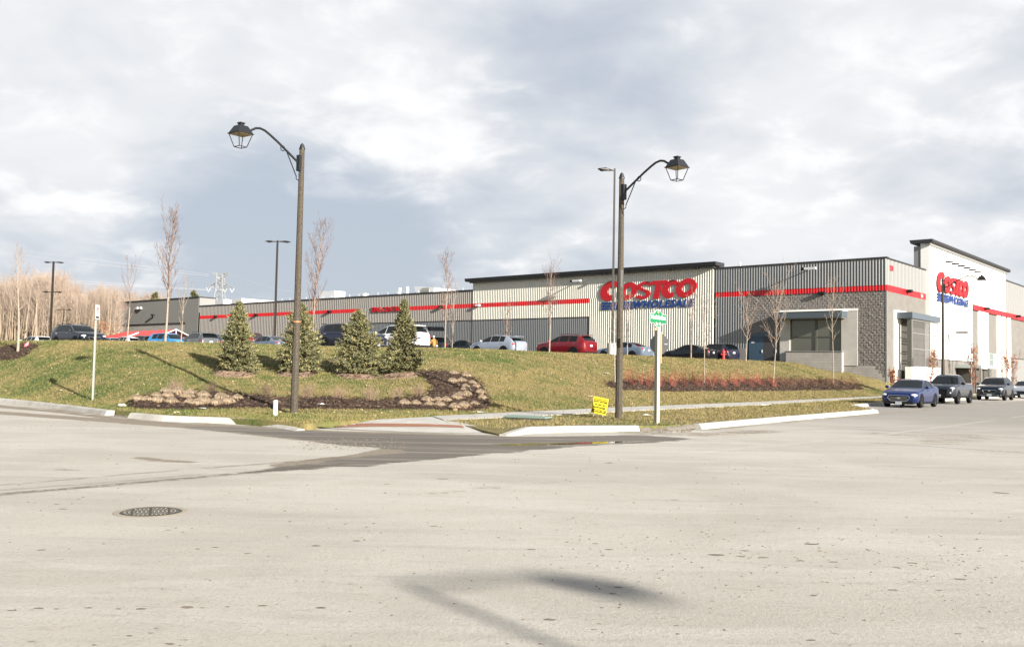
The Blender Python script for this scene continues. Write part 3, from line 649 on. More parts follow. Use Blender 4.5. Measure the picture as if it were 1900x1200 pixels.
# left block
wall('grey_wall', M_lgrey, -129.0, -103.85, 8.05, 11.85, y=-0.15, pitch=PT); wall('grey_wall', M_lgrey, -107.6, -103.85, -0.5, 8.05, y=-0.15, pitch=PT)
sbox('block_base', M_block, -129.0, -107.6, -0.14, 0.3, -0.5, 7.9); sbox('trim', M_cop, -129.1, -107.5, -0.28, 0.0, 7.9, 8.05)
sbox('parapet', M_pale, -129.0, -103.8, -0.09, 2.6, 9.5, 11.85)
sbox('coping', M_cop, -129.1, -103.7, -0.30, 2.7, 11.85, 12.0)
# copings
sbox('coping', M_cop, -15.5, 0.06, -0.12, 0.5, 11.2, 11.32); sbox('coping', M_cop, -103.8, -45.9, -0.12, 0.5, 10.45, 10.6)
MB().prism([(-0.75, 11.46), (-0.85, 11.80), (0.9, 11.80), (0.9, 11.46)], 0, -46.5, -14.95).build('cornice', M_cop, store)
sbox('soffit', M_olive, -46.0, -15.3, -0.55, 0.6, 11.30, 11.455)
sbox('parapet_end', M_pale, -15.5, -15.45, -0.03, 2.0, 9.0, 11.3)
# roof and hidden faces
sbox('roof', M_whitem, -129.0, -0.2, 0.35, 120, 10.0, 10.15)
sbox('back_wall', M_pale, -129.0, -0.3, 119, 120, -0.5, 10.0); sbox('end_wall', M_lgrey, -129.0, -128.7, 0.4, 119, -0.5, 10.0)
# split faced stone of the corner: rough blocks
def stone(x0, x1, z0, z1, y=-0.05):
    bw_, bh = 0.40, 0.20; nx_ = int((x1-x0)/bw_*4); nz_ = int((z1-z0)/bh*3); g = random.Random(int(x0*31+z0*7+1000)); mm = MB(); rr = {}
    vs = []
    for j in range(nz_+1):
        for i in range(nx_+1):
            row = j//3; off = 2*(row % 2); jx = (i+off) % 4 == 0 or j % 3 == 0
            key = ((i+off)//4, row); rr.setdefault(key, g.uniform(0.0, 0.022))
            d = rr[key]*.4+g.uniform(0, .012) if jx else rr[key]+g.uniform(0.0, 0.034)
            if i in (0, nx_) or j in (0, nz_): d = 0.02
            vs.append((x0+(x1-x0)*i/nx_, y-d, z0+(z1-z0)*j/nz_))
    f = [(j*(nx_+1)+i, j*(nx_+1)+i+1, (j+1)*(nx_+1)+i+1, (j+1)*(nx_+1)+i) for j in range(nz_) for i in range(nx_)]
    mm.add(vs, f); mm.box(x0+.01, x1-.01, y+.002, 0.4, z0+.01, z1-.01); return mm.build('stone_wall', M_stone, store, fixn=False)
stone(-12.2, 0.0, 7.17, 8.54); stone(-12.2, -9.1, 5.3, 7.17); stone(-2.3, 0.0, 2.45, 7.17)
for k, (a, z) in enumerate([(-0.9, 2.15), (-0.62, 1.85), (-0.34, 1.55)]): stone(a, 0.0, z, z+0.30)
sbox('trim', M_cop, -12.25, 0.03, -0.10, 0.0, 8.54, 8.58)
sbox('base_block', M_block, -12.2, -0.9, -0.075, 0.4, -0.5, 2.45); sbox('base_block', M_block, -0.9, -0.62, -0.075, 0.4, -0.5, 2.15); sbox('base_block', M_block, -0.62, -0.34, -0.075, 0.4, -0.5, 1.85); sbox('base_block', M_block, -0.34, -0.0, -0.075, 0.4, -0.5, 1.55)
sbox('low_panel', M_pale, -14.7, -12.25, -0.16, -0.06, 1.9, 3.9)
# doors under the stone
fr = sbox('door', M_door, -12.0, -10.55, -0.09, 0.3, 2.45, 4.95); MB().box(-10.75, -10.68, -0.14, -0.09, 3.5, 3.75).build('handle', M_whitem, fr); MB().box(-11.75, -11.45, -0.10, -0.09, 4.35, 4.5).build('sign_plate', M_whitem, fr)
fr = sbox('door', mat('dark_door', (0.045, 0.04, 0.04), 0.5), -10.53, -9.12, -0.09, 0.3, 2.45, 4.95); MB().box(-9.45, -9.38, -0.14, -0.09, 3.5, 3.75).build('handle', M_whitem, fr)
sbox('door_frame', M_stl, -12.1, -9.08, -0.12, 0.3, 4.95, 5.3)
# window frame wall of the entrance
fw = MB(); fw.box(-9.05, -8.15, -0.14, 0.4, 2.45, 6.5).box(-3.65, -2.3, -0.14, 0.4, 2.45, 6.5).box(-9.05, -2.3, -0.14, 0.4, 6.5, 7.17); fw.build('surround', mat('pale_block', (0.40, 0.375, 0.34), 0.85, noise=(2, .2, (0.46, 0.44, 0.4))), store)
sbox('lintel', M_white, -9.05, -2.25, -0.17, -0.14, 6.98, 7.19)
wd = sbox('window', M_glassw, -8.15, -3.65, 0.10, 0.3, 3.6, 6.5)
mm = MB()
for x in (-8.15, -5.95, -3.73): mm.box(x, x+0.08+(0.08 if x == -5.95 else 0), 0.02, 0.10, 3.6, 6.5)
for z in (3.6, 4.85, 6.4): mm.box(-8.15, -3.65, 0.03, 0.10, z, z+0.06)
mm.build('mullion', M_olive, wd)
cp = MB().box(-9.0, -3.15, -1.35, -0.142, 6.42, 6.95).build('canopy', M_stl, store); MB().box(-8.95, -3.2, -1.3, -0.2, 6.36, 6.419).build('underside', M_pale, cp)
MB().box(-9.05, -3.1, -1.40, -0.16, 6.95, 7.0).build('edge_cap', M_white, cp)
sbox('planter_wall', M_block, -8.3, -3.45, -0.55, 0.1, -0.2, 3.58); sbox('planter_cap', M_pale, -8.35, -3.4, -0.6, 0.08, 3.58, 3.66)
# ------- side wall (faces +x of the building frame)
def sideribs(name, m_, y0, y1, z0, z1, x=0.0, pitch=0.9, d=0.03):
    mm = ribs(y0, y1, z0, z1, 0, pitch, d); mm.v = [(x-a[1], a[0], a[2]) for a in mm.v]; return mm.build(name, m_, store, fixn=False)
sideribs('pale_wall', M_pale, 0.0, 10.2, 9.05, 11.15, x=0.0)
sbox('red_stripe', M_red, -0.3, 0.03, 0.0, 10.2, 8.53, 9.05)
sbox('block_wall', M_blockd, -0.3, 0.0, 0.0, 10.2, -0.5, 8.53); sbox('coping', M_cop, -0.3, 0.07, 0.07, 10.2, 11.15, 11.27); sbox('parapet', M_pale, -0.3, -0.02, 0.05, 10.2, 9.05, 11.15)
sbox('corner_trim', M_pale, -0.06, 0.05, -0.09, 0.02, 1.2, 8.55)
sbox('white_wall', M_white, -0.4, 0.35, 10.2, 38.2, 9.05, 13.6); sbox('white_wall', M_white, -0.4, 0.35, 10.2, 24.3, 3.28, 9.05)
sbox('parapet_return', M_pale, -1.0, -0.4, 10.25, 38.2, 9.5, 13.38)
MB().prism([(-1.15, 13.6), (-1.25, 13.92), (0.70, 13.92), (0.75, 13.70), (0.6, 13.6)], 1, 9.8, 38.9).build('cornice', M_cop, store); sbox('soffit', M_pale, 0.36, 0.50, 9.95, 38.6, 13.40, 13.595)
sbox('red_stripe', M_red, 0.36, 0.41, 24.3, 38.2, 8.53, 9.06); sbox('red_stripe', M_red, 0.03, 0.41, 38.2, 130, 8.53, 9.06)
sbox('block_wall', M_blockd, -0.4, 0.20, 24.3, 130, -0.5, 8.53)
for a, b in ((26.7, 30.5), (34.4, 35.8), (36.5, 38.0), (39.0, 40.5)): sbox('white_pilaster', M_white, 0.205, 0.36, a, b, -0.5, 8.52)
sideribs('pale_wall', M_pale, 38.2, 130, 9.06, 12.75, x=0.05); sbox('coping', M_cop, -0.3, 0.12, 38.3, 130, 12.75, 12.88); sbox('parapet', M_pale, -0.4, 0.03, 38.2, 130, 9.0, 12.75)
sbox('base_wall', M_blockd, -0.3, 0.45, 10.2, 24.3, -0.5, 3.22); sbox('ledge', M_cop, 0.0, 0.5, 10.2, 24.3, 3.22, 3.28); sbox('ledge', M_cop, 0.0, 0.5, 40.6, 130, 3.9, 3.98); sbox('base_wall', M_pale, 0.2, 0.45, 40.6, 130, -0.5, 3.9)
# glazed porch on the side
sbox('white_jamb', M_white, 0.0, 0.12, 1.6, 3.2, 0.6, 7.1); sbox('white_jamb', M_white, 0.0, 0.12, 3.2, 10.15, 6.95, 7.1)
pc = sbox('porch_canopy', mat('porch_blue', (0.08, 0.10, 0.12), 0.4), 0.13, 1.35, 2.1, 9.9, 6.42, 6.92)
mm = MB()
for z in (5.9, 5.35, 4.6, 4.35, 3.7, 2.95, 2.7): mm.box(0.01, 0.10, 3.2, 5.4, z, z+0.10)
mm.build('louvre', M_olive, store)
sbox('porch_post', M_olive, 0.85, 1.2, 2.35, 2.62, 0.5, 6.42)
M_scr = mat('porch_screen', (0.15, 0.14, 0.125), 0.2); M_scr.node_tree.nodes['Principled BSDF'].inputs['Alpha'].default_value = .38
pg = sbox('porch_screen', M_scr, 1.10, 1.15, 2.64, 9.8, 2.45, 6.42)
mm = MB()
for y in (2.64, 5.9, 7.4, 9.7): mm.box(1.15, 1.19, y, y+.08, 2.45, 6.42)
for z in (2.45, 3.9, 5.2, 6.3): mm.box(1.15, 1.18, 2.64, 9.8, z, z+.06)
mm.build('screen_frame', M_pale, pg)
sbox('porch_base', M_white, 0.80, 1.30, 2.0, 9.9, -0.4, 2.44)
# ------- letters
def letters_costco(parent, W, H, m_, tf):
    """tf maps (u, v, depth) in sign space to the parent frame; W width, H height"""
    sh = 0.26; T = 0.10
    def ext(name, quads):
        mm = MB()
        for q in quads:
            q = [(u+sh*v, v) for u, v in q]; n = len(q)
            vs = [tf(u, v, 0.0) for u, v in q]+[tf(u, v, T) for u, v in q]
            mm.add(vs, [tuple(range(n)), tuple(reversed(range(n, 2*n)))]+[(i, (i+1) % n, (i+1) % n+n, i+n) for i in range(n)])
        bm = bmesh.new(); 
        o = mm.build(name, m_, parent); bm.from_mesh(o.data); bmesh.ops.remove_doubles(bm, verts=bm.verts, dist=0.001); bm.to_mesh(o.data); bm.free(); return o
    def arc(cx, cy, ro, ri, a0, a1, n=22, ic=(0, 0)):
        q = []
        for k in range(n):
            t0 = R(a0+(a1-a0)*k/n); t1 = R(a0+(a1-a0)*(k+1)/n)
            q.append([(cx+ro[0]*math.cos(t0), cy+ro[1]*math.sin(t0)), (cx+ro[0]*math.cos(t1), cy+ro[1]*math.sin(t1)), (cx+ic[0]+ri[0]*math.cos(t1), cy+ic[1]+ri[1]*math.sin(t1)), (cx+ic[0]+ri[0]*math.cos(t0), cy+ic[1]+ri[1]*math.sin(t0))])
        return q
    def C(x, w_, h, y0=0): ext('letter_c', arc(x+w_/2, y0+h/2, (w_/2, h/2), (w_*0.235, h*0.225), 40, 300, ic=(w_*0.09, h*0.01)))
    def O(x, w_, h, y0=0): ext('letter_o', arc(x+w_/2, y0+h/2, (w_/2, h/2), (w_*0.21, h*0.225), 0, 360, 30))
    h = H*0.86
    C(-0.35, W*0.222, H, -0.02*H); O(W*0.188, W*0.180, h)
    x, w_ = W*0.366, W*0.156; r_o = (w_*0.50, h*0.275); r_i = (w_*0.23, h*0.11)
    ext('letter_s', arc(x+w_/2, h*0.725, r_o, r_i, 20, 262, 16)+arc(x+w_/2, h*0.275, r_o, r_i, -160, 82, 16)+[[(x+w_*.38, h*.60), (x+w_*.38, h*.47), (x+w_*.62, h*.40), (x+w_*.62, h*.53)]])
    x, w_ = W*0.512, W*0.160
    ext('letter_t', [[(x, h*0.77), (x+w_, h*0.77), (x+w_, h), (x, h)], [(x+w_*.32, 0), (x+w_*.68, 0), (x+w_*.68, h*.77), (x+w_*.32, h*.77)]])
    C(W*0.636, W*0.176, h); O(W*0.778, W*0.202, h*1.03)
def letters_wholesale(parent, W, x0, z0, tf, loc_fn, rot):
    mm = MB()
    for k in range(3):
        z = z0+0.02+0.27*k; a = [(0.15*z-0.15*z0, z), (W*0.335+0.1, z), (W*0.335+0.14, z+0.19), (0.0, z+0.19)]
        vs = [tf(u, v, 0) for u, v in a]+[tf(u, v, 0.06) for u, v in a]; mm.add(vs, [(0, 1, 2, 3), (7, 6, 5, 4), (0, 1, 5, 4), (1, 2, 6, 5), (2, 3, 7, 6), (3, 0, 4, 7)])
    mm.build('blue_bar', M_bluep, parent)
    t = text_mesh('wholesale_lettering', 'WHOLESALE', 1.0, M_bluep, parent, loc_fn(W*0.665, z0+0.37, 0.04), rot, depth=0.03, shear=0.28, offset=0.040, spacing=1.20)
    bb = [v.co for v in t.data.vertices]; wx = max(v.x for v in bb)-min(v.x for v in bb); wy = max(v.y for v in bb)-min(v.y for v in bb)
    t.scale = (W*0.645/wx, 0.74/wy, 1)
f_tf = lambda u, v, d: (-28.0+u, -0.12-d, 8.68+v)
letters_costco(store, 10.75, 2.0, M_redp, f_tf)
letters_wholesale(store, 10.6, 0, -0.92, f_tf, f_tf, (R(90), 0, 0))
s_tf = lambda u, v, d: (0.45+d, 12.2+u*0.94, 9.42+v)
letters_costco(store, 10.75, 1.95, M_redp, s_tf)
letters_wholesale(store, 10.6, 0, -0.88, s_tf, s_tf, (R(90), 0, R(90)))
t = text_mesh('tire_centre_lettering', 'TIRE CENTRE', 0.82, M_redp, store, (-60.6, -0.13, 8.74), (R(90), 0, 0), depth=0.06, offset=0.016, spacing=1.12); 
text_mesh('number', '101', 0.62, M_redp, store, (0.06, 1.1, 10.45), (R(90), 0, R(90)), depth=0.01, offset=0.015)
text_mesh('number', '124', 0.42, M_whitem, store, (0.045, 9.0, 8.77), (R(90), 0, R(90)), depth=0.006, offset=0.01)
text_mesh('small_mark', 'SI', 0.85, M_redp, store, (-127.9, -0.24, 11.1), (R(90), 0, 0), depth=0.01, offset=0.03)
# ------- wall lights
def wl(x, z, m_=None): 
    mm = MB().box(x-.28, x+.28, -0.42, -0.06, z-.12, z+.10).box(x-.08, x+.08, -0.3, -0.06, z-.2, z-.12); mm.build('wall_light', m_ or M_black, store)
for x in (-98.9, -88.3, -71.6, -50.8): wl(x, 8.8)
wl(-44.9, 8.78, M_whitem); wl(-5.3, 8.55)
for y in (5.0, 28.9, 43.0): MB().box(0.42 if y > 20 else 0.03, 0.85 if y > 20 else 0.45, y-.25, y+.25, 8.75, 9.0).build('wall_light', M_black, store)
def spot(x, z, s=1):
    mm = MB().tube([(x, -0.05, z), (x+.1*s, -0.7, z+.05), (x+.3, -1.15, z+.02)], 0.05).box(x+.1, x+1.1, -1.3, -1.0, z-.10, z+.08); mm.build('flood_light', M_whitem, store); MB().box(x-.2, x+.1, -1.25, -0.95, z-.12, z+.1).build('flood_housing', M_black, store)
spot(-6.5, 10.6); spot(-31.0, 10.75)
for x in (-122.6, -121.4): MB().tube([(x, -0.15, 10.6), (x, -0.4, 10.7)], 0.06).box(x-.25, x+.25, -0.65, -0.4, 10.55, 10.9).build('flood_light', M_whitem, store)
MB().tube([(-118, -0.2, 8.9), (-117.0, -0.7, 9.4)], 0.09).box(-117.2, -116.7, -0.9, -0.5, 9.3, 9.55).build('bracket', M_black, store)  # black rod and box standing in for a shadow on the wall
for k in range(6):
    y = 12.5+1.94*k; z = 12.05
    gn = MB().tube([(0.34, y, z), (1.15, y, z+.05)], 0.022).build('gooseneck_arm', M_block, store); MB().box(1.10, 1.70, y-.12, y+.12, z-.02, z+.11).build('lamp_head', M_black, gn)
for k in range(5): MB().box(-27.5+2.6*k, -27.2+2.6*k, -0.9, -0.56, 11.28, 11.42).build('sign_light', M_black, store)
# ------- on the roof
def RP(px, py, yoff):      # pixel column and row on a plane parallel to the front, yoff metres behind it
    d = ray(px, py); c0 = Vector((BC.x, BC.y, 0)); t = ((c0-EYE).dot(EYV)+yoff)/d.dot(EYV); P = EYE+d*t; return ((P-c0).dot(EX), P.z)
def roofbox(name, p0, p1, yo, dy, m_, zb=10.15):
    a = RP(*p0, yo); b = RP(*p1, yo); return sbox(name, m_, min(a[0], b[0]), max(a[0], b[0]), yo, yo+dy, zb, a[1])
roofbox('rooftop_unit', (592, 541), (620, 553), 8, 2, M_whitem)
u0 = RP(768, 531, 8); u1 = RP(806, 531, 8)
hv = MB().prism([(u0[0], u0[1]), (u1[0], u1[1]-0.15), (u1[0]-0.6, 10.2), (u0[0]+1.2, 10.2)], 1, 8, 12).build('rooftop_unit', M_whitem, store)
MB().box(u0[0]+1.6, u1[0]-0.9, 7.9, 7.99, 10.5, u0[1]-.35).build('grille', mat('unit_grille', (0.2, 0.19, 0.16), 0.7), hv)
for px, t_ in ((742, 534), (756, 532)):
    a = RP(px, t_, 5); MB().tube([(a[0], 5, 10.1), (a[0], 5, a[1])], 0.2, 8).build('vent_pipe', M_whitem, store)
a = RP(421, 556, 12); MB().tube([(a[0], 12, 10.1), (a[0], 12, a[1])], 0.8, 12).build('roof_vent', M_whitem, store)
a = RP(677, 544.5, 5); MB().tube([(a[0], 5, 10.1), (a[0], 5, a[1])], 0.35, 10).build('roof_vent', M_whitem, store)
a = RP(1373, 486, 4); MB().tube([(a[0], 4, 10.1), (a[0], 4, a[1])], 0.09, 6).build('vent_pipe', M_whitem, store)
a0 = RP(377, 557, 25); a1 = RP(448, 560, 25); sbox('roof_box', M_whitem, a0[0], a1[0], 25, 40, 10.15, a0[1]-.1)
mm = MB()
for k in range(24):
    x = -86+1.9*k; mm.tube([(x, 2.5, 10.1), (x, 2.5, 11.25)], 0.03, 4)
mm.tube([(-86, 2.5, 11.25), (-42.3, 2.5, 11.25)], 0.025, 4); mm.tube([(-86, 2.5, 10.85), (-42.3, 2.5, 10.85)], 0.02, 4)
mm.build('roof_railing', M_whitem, store)
# ------- loading platform by the side wall
pf = empty('loading_platform', tuple(bw(0.46, 0, 0)), -TH, 'grey steel loading platform with railing against the white side wall', 'platform')
MB().box(0, 2.3, 17.6, 24.0, 2.55, 2.85).build('deck', mat('galvanised', (0.36, 0.40, 0.38), 0.5), pf)
mm = MB()
for y in (17.7, 20.8, 23.9): mm.tube([(2.2, y, 2.85), (2.2, y, 4.0)], 0.035, 5)
for z in (3.4, 4.0): mm.tube([(0.1, 17.7, z), (2.2, 17.7, z), (2.2, 23.9, z)], 0.03, 5)
mm.build('railing', mat('rail_grey', (0.45, 0.5, 0.48), 0.5), pf)
for y in (20.7, 17.6): MB().box(2.1, 2.3, y, y+.2, 0, 2.55).build('post', M_pale, pf)
MB().box(0.1, 1.7, 18.2, 23.8, 0, 2.5).build('under_deck_box', mat('dock_dark', (0.06, 0.055, 0.045), 0.8), pf)  # dark box filling the space under the deck
MB().box(1.9, 2.32, 22.0, 24.0, 2.86, 4.0).build('screen_panel', mat('mesh_panel', (0.40, 0.46, 0.44), 0.6), pf)
mm = MB().tube([(1.0, 17.9, 2.85), (1.0, 18.3, 3.9), (1.0, 18.8, 2.85)], 0.05, 5); mm.build('ladder', M_pale, pf)
vp = empty('standpipe', tuple(bw(2.2, 16.4, 0.2)), -TH, 'tall thin pipe with a bent top in front of the white wall', 'pipe')
MB().tube([(0, 0, 0), (0, 0, 5.5), (-0.2, -0.5, 5.6)], 0.06, 6).box(-1.1, -0.1, -0.9, -0.4, 5.5, 5.75).build('pipe', M_pale, vp)
# ------- red canopy by the left end
rc = empty('canopy_shelter', tuple(bw(-112, -14, 0)), -TH, 'red roofed open shelter with white gable edge in front of the grey block', 'shelter')
a = RP(327, 611, -14); cxr = a[0]+112; zr = a[1]; b = RP(215, 624, -14); xl = b[0]+112
mm = MB(); hw = 3.0; zz = zr-1.25
mm.add([(cxr, -hw, zz), (cxr, 0, zr), (xl+3, 0, zr-.1), (xl, -hw, zz)], [(0, 1, 2, 3)]); mm.add([(cxr, hw, zz), (cxr, 0, zr), (xl+3, 0, zr-.1), (xl, hw, zz)], [(0, 3, 2, 1)])
mm.add([(xl, -hw, zz), (xl+3, 0, zr-.1), (xl, hw, zz)], [(0, 1, 2)])
mm.build('roof', mat('red_roof', (0.62, 0.04, 0.03), 0.5), rc, fixn=False)
MB().tube([(cxr, -hw, zz), (cxr, 0, zr), (cxr, hw, zz)], 0.09, 5).tube([(cxr, 0, zr), (cxr, 0, zz-.3)], 0.07, 5).build('gable_edge', M_whitem, rc)
MB().tube([((cxr+xl)/2-.02, -hw-.05, zz), ((cxr+xl)/2, -0.9, zr-.36)], 0.10, 5).build('roof_joint', M_whitem, rc)
for x, y in ((cxr-.5, -hw+.3), (cxr-.5, hw-.3), (xl+1, -hw+.3), (xl+1, hw-.3), ((cxr+xl)/2, -hw+.3)):
    MB().tube([(x, y, 2.4), (x, y, zz)], 0.12, 6).build('post', M_olive, rc)
# ================================================================ LAMPS, POLES, SIGNS
M_lampblk = mat('lamp_black', (0.010, 0.011, 0.014), 0.5, spec=0.35)
M_pole = mat('aggregate_pole', (0.026, 0.021, 0.016), 0.95, spec=.1, noise=(40, 0.16, (0.125, 0.108, 0.086)))
M_lens = mat('lamp_inner', (0.42, 0.34, 0.20), 0.6)
def street_lamp(base, rz, H, label, rb=0.115, rt_=0.078, arm=2.2):
    t = empty('street_lamp', base, rz, label, 'street lamp', 'street lamps')
    MB().tube([(0, 0, -0.4), (0, 0, H)], [rb, rt_], 8).build('pole', M_pole, t)
    MB().lathe([(0.001, H+.17), (0.05, H+.13), (rt_*1.05, H+.03), (rt_*1.2, H), (rt_*1.2, H-.03), (0.001, H-.03)], 8).build('pole_cap', M_lampblk, t)
    MB().box(rt_*.7, rt_+.07, -.07, .07, H-.70, H-.22).build('bracket', M_lampblk, t)
    k = arm/2.2; ap = [(0.12, -.46), (0.5, -.23), (0.9, .01), (1.2, .17), (1.38, .25), (1.55, .28), (1.7, .25), (1.88, .14), (1.97, .07)]
    MB().tube([(x*k, 0, H+z) for x, z in ap], 0.034, 8).build('arm', M_lampblk, t)
    br = [(0.82, -.03), (0.66, -.10), (0.55, -.30), (0.20, -.86)]
    cu = [(0.66+.075*math.cos(a)*1.0+0.06, -.14+.075*math.sin(a)) for a in np.linspace(2.6, -2.8, 12)]
    c2 = [(0.12+.085*math.cos(a), -.90+.085*math.sin(a)) for a in np.linspace(-0.2, -4.6, 12)]
    MB().tube([(0.60*k, 0, H-.16), (0.18*k, 0, H-.90)], 0.017, 5).tube([(x, 0, H+z) for x, z in cu], 0.014, 5).tube([(x, 0, H+z) for x, z in c2], 0.014, 5).build('scroll_brace', M_lampblk, t)
    cx = arm; o = MB()
    hw = 0.265
    H0 = H; H = H-.20
    def sq(r, z): return [(cx-r, -r, H+z), (cx+r, -r, H+z), (cx+r, r, H+z), (cx-r, r, H+z)]
    def frust(mb, r0, z0, r1, z1): mb.add(sq(r0, z0)+sq(r1, z1), [(0, 1, 5, 4), (1, 2, 6, 5), (2, 3, 7, 6), (3, 0, 4, 7), (4, 5, 6, 7), (3, 2, 1, 0)])
    frust(o, hw, .165, hw, .185); frust(o, hw*.93, .186, hw*.52, .40); frust(o, hw*.25, .401, hw*.22, .46); frust(o, hw*.30, .461, hw*.30, .50)
    hd = o.build('lantern_roof', M_lampblk, t)
    q = MB(); frust(q, hw*.85, .150, hw*.85, .164); q.build('lens', M_lens, hd)
    f = MB(); b = hw*.86; d = hw*.47
    for sx, sy in ((1, 1), (1, -1), (-1, 1), (-1, -1)): f.tube([(cx+sx*b, sy*b, H+.16), (cx+sx*d, sy*d, H-.20)], 0.012, 4)
    f.tube([(cx+d, d, H-.2), (cx-d, d, H-.2), (cx-d, -d, H-.2), (cx+d, -d, H-.2), (cx+d, d, H-.2)], 0.013, 4)
    f.build('lantern_frame', M_lampblk, t)
    return t
b1 = hit(545.6, 767); h1 = at(559, 276, b1.y).z - b1.z
L1 = street_lamp(b1, math.atan2(-0.79, -0.61), h1, 'tall street lamp by the mulch bed, its lantern arm reaching left')
MB().tube([(0, 0, 2.72), (0, 0, 2.76)], 0.116, 8).build('orange_band', mat('orange_band', (0.5, 0.16, 0.05), 0.6), L1)
for z in (1.45, 2.15): MB().tube([(-.1, -.1, z), (-.17, -.02, z+.03), (-.22, -.1, z)], 0.012, 4).build('tape_tag', M_whitem, L1)
b2 = hit(1148, 777) if False else G(1148, 777, 0.15); h2 = at(1155, 330, b2.y).z - b2.z
L2 = street_lamp(b2, R(-50), h2, 'street lamp beside the yellow lawn sign, its lantern arm reaching right')
MB().tube([(0, 0, 4.6-.02), (0, 0, 4.05)], [0.098, 0.1], 8).build('dark_band', mat('dark_band', (0.05, 0.047, 0.043), 0.7), L2)
b3 = at(1750, 700, 60.0); b3.z = 0.15
street_lamp(b3, math.atan2(-0.55, 0.83), at(1753, 521, 60).z-0.15, 'distant street lamp behind the parked grey pickup truck', arm=2.3)
M_lotpole = mat('lot_pole', (0.022, 0.018, 0.015), 0.5, spec=0.35)
def lot_light(px, ytop, depth, label, heads, base=True, zb=None, r=0.085, low=None, scale=1.0):
    top = at(px, ytop, depth); zb = LOT-.1 if zb is None else zb
    t = empty('lot_light', (top.x, top.y, zb), 0, label, 'light pole', 'parking lot light poles'); H = top.z-zb
    MB().tube([(0, 0, 0), (0, 0, H)], [r*1.15, r*0.9], 4).build('pole', M_lotpole, t)
    if base: MB().lathe([(0.32, -.5), (0.32, 0.75), (0.28, 0.82), (0.001, 0.84)], 14).build('concrete_base', M_conc, t, smooth=True)
    def head(a, z):
        c, s = math.cos(a), math.sin(a); mm = MB()
        pr = [(0.05, .03), (0.35, .05), (0.5, .07), (0.75, .09), (1.15, .02), (0.85, -.10), (0.45, -.04), (0.05, -.03)]
        w_ = [.04, .05, .16, .2, .14, .2, .16, .04]; n = len(pr); vs = [(c*x*scale-s*ww, s*x*scale+c*ww, z+q) for (x, q), ww in zip(pr, w_)]+[(c*x*scale+s*ww, s*x*scale-c*ww, z+q) for (x, q), ww in zip(pr, w_)]
        mm.add(vs, [tuple(range(n)), tuple(reversed(range(n, 2*n)))]+[(i, i+n, (i+1) % n+n, (i+1) % n) for i in range(n)]); mm.build('lamp_head', M_lotpole, t)
    for a in heads: head(a, H-.12)
    if low:
        for a in heads: head(a, H-low)
    return t
lot_light(1140.5, 313, 57.5, 'tall dark square light pole on a concrete base right behind the right street lamp', [R(200)], zb=2.55)
lot_light(515, 446, 93, 'tall dark twin headed light pole just left of the near lamp post', [R(5), R(175)], r=0.13, scale=1.15)
lot_light(99.5, 485, 116, 'twin headed light pole with lower arms before the bare woodland', [R(5), R(175)], r=0.15, low=3.9, scale=1.1)
lot_light(119, 573, 140, 'short distant light pole above the dark parked car at left', [R(5), R(175)], r=0.10, base=False, scale=1.3)

M_yel = mat('yellow_board', (0.52, 0.42, 0.010), 0.7, spec=0.2); M_ink = mat('black_ink', (0.008, 0.008, 0.008), 0.9, spec=0.05)
hs = G(1215, 1108, 0); Hh = 9.2; sh_ = Hh/math.tan(SUN_EL); bp_ = (hs.x+SUN_DIR.x*sh_, hs.y+SUN_DIR.y*sh_, Hh)
bp_ = (bp_[0]-1.8, bp_[1]+.22, Hh)
bl = empty('lot_light', (bp_[0], bp_[1], 0), 0, 'slim tall light pole behind the photographer, seen only by its shadow', 'light pole')
MB().tube([(0, 0, 0), (0, 0, Hh)], [.06, .045], 8).build('pole', M_lotpole, bl); MB().tube([(0, 0, Hh), (1.1, -.13, Hh+.22), (1.8, -.22, Hh)], .045, 6).build('arm', M_lotpole, bl)
ha = math.atan2(0.55, -0.83); c_, s__ = math.cos(ha), math.sin(ha)
MB().add([(1.8+c_*x-s__*y, -.22+s__*x+c_*y, Hh+z) for z in (-.03, .09) for x, y in ((0.0, -.06), (.15, -.22), (.75, -.16), (.95, 0), (.75, .16), (.15, .22), (0.0, .06))], [tuple(range(7)), tuple(reversed(range(7, 14)))]+[(i, (i+1) % 7, (i+1) % 7+7, i+7) for i in range(7)]).build('lamp_head', M_lotpole, bl)
# --- street name sign with stop sign back
M_post = mat('white_post', (0.40, 0.365, 0.30), 0.8, spec=.2); M_tan = mat('tan_wood', (0.42, 0.30, 0.17), 0.8); M_green = mat('sign_green', (0.005, 0.16, 0.055), 0.45)
sb = G(1218.5, 785, 0.15); zt = at(1219, 600, sb.y).z
ss = empty('street_sign', sb, 0, 'green street name sign over a grey stop sign back on a white post', 'street sign')
sa = R(36); cs, sn = math.cos(sa), math.sin(sa); r_ = 0.078
mm = MB(); sqv = [(r_*math.cos(a+sa), r_*math.sin(a+sa)) for a in (R(-45), R(45), R(135), R(225))]
mm.prism(sqv, 2, -0.4, zt-sb.z-.1); mm.build('post', M_post, ss)
yaw = math.atan2(DIRX.y, DIRX.x)
sg = bpy.data.objects.new('name_board', None)
def P2w(u, v, d=0.0, y=yaw, z=0, off=(0, 0)): return (off[0]+u*math.cos(y)-d*math.sin(y), off[1]+u*math.sin(y)+d*math.cos(y), z+v)
prof = [(-.48, -.14), (-.24, -.14), (-.16, -.21), (-.10, -.25), (.10, -.25), (.16, -.21), (.24, -.14), (.48, -.14), (.48, .14), (.24, .14), (.17, .19), (.10, .26), (-.10, .26), (-.17, .19), (-.24, .14), (-.48, .14)]
zc_ = at(1217, 591, sb.y).z-sb.z
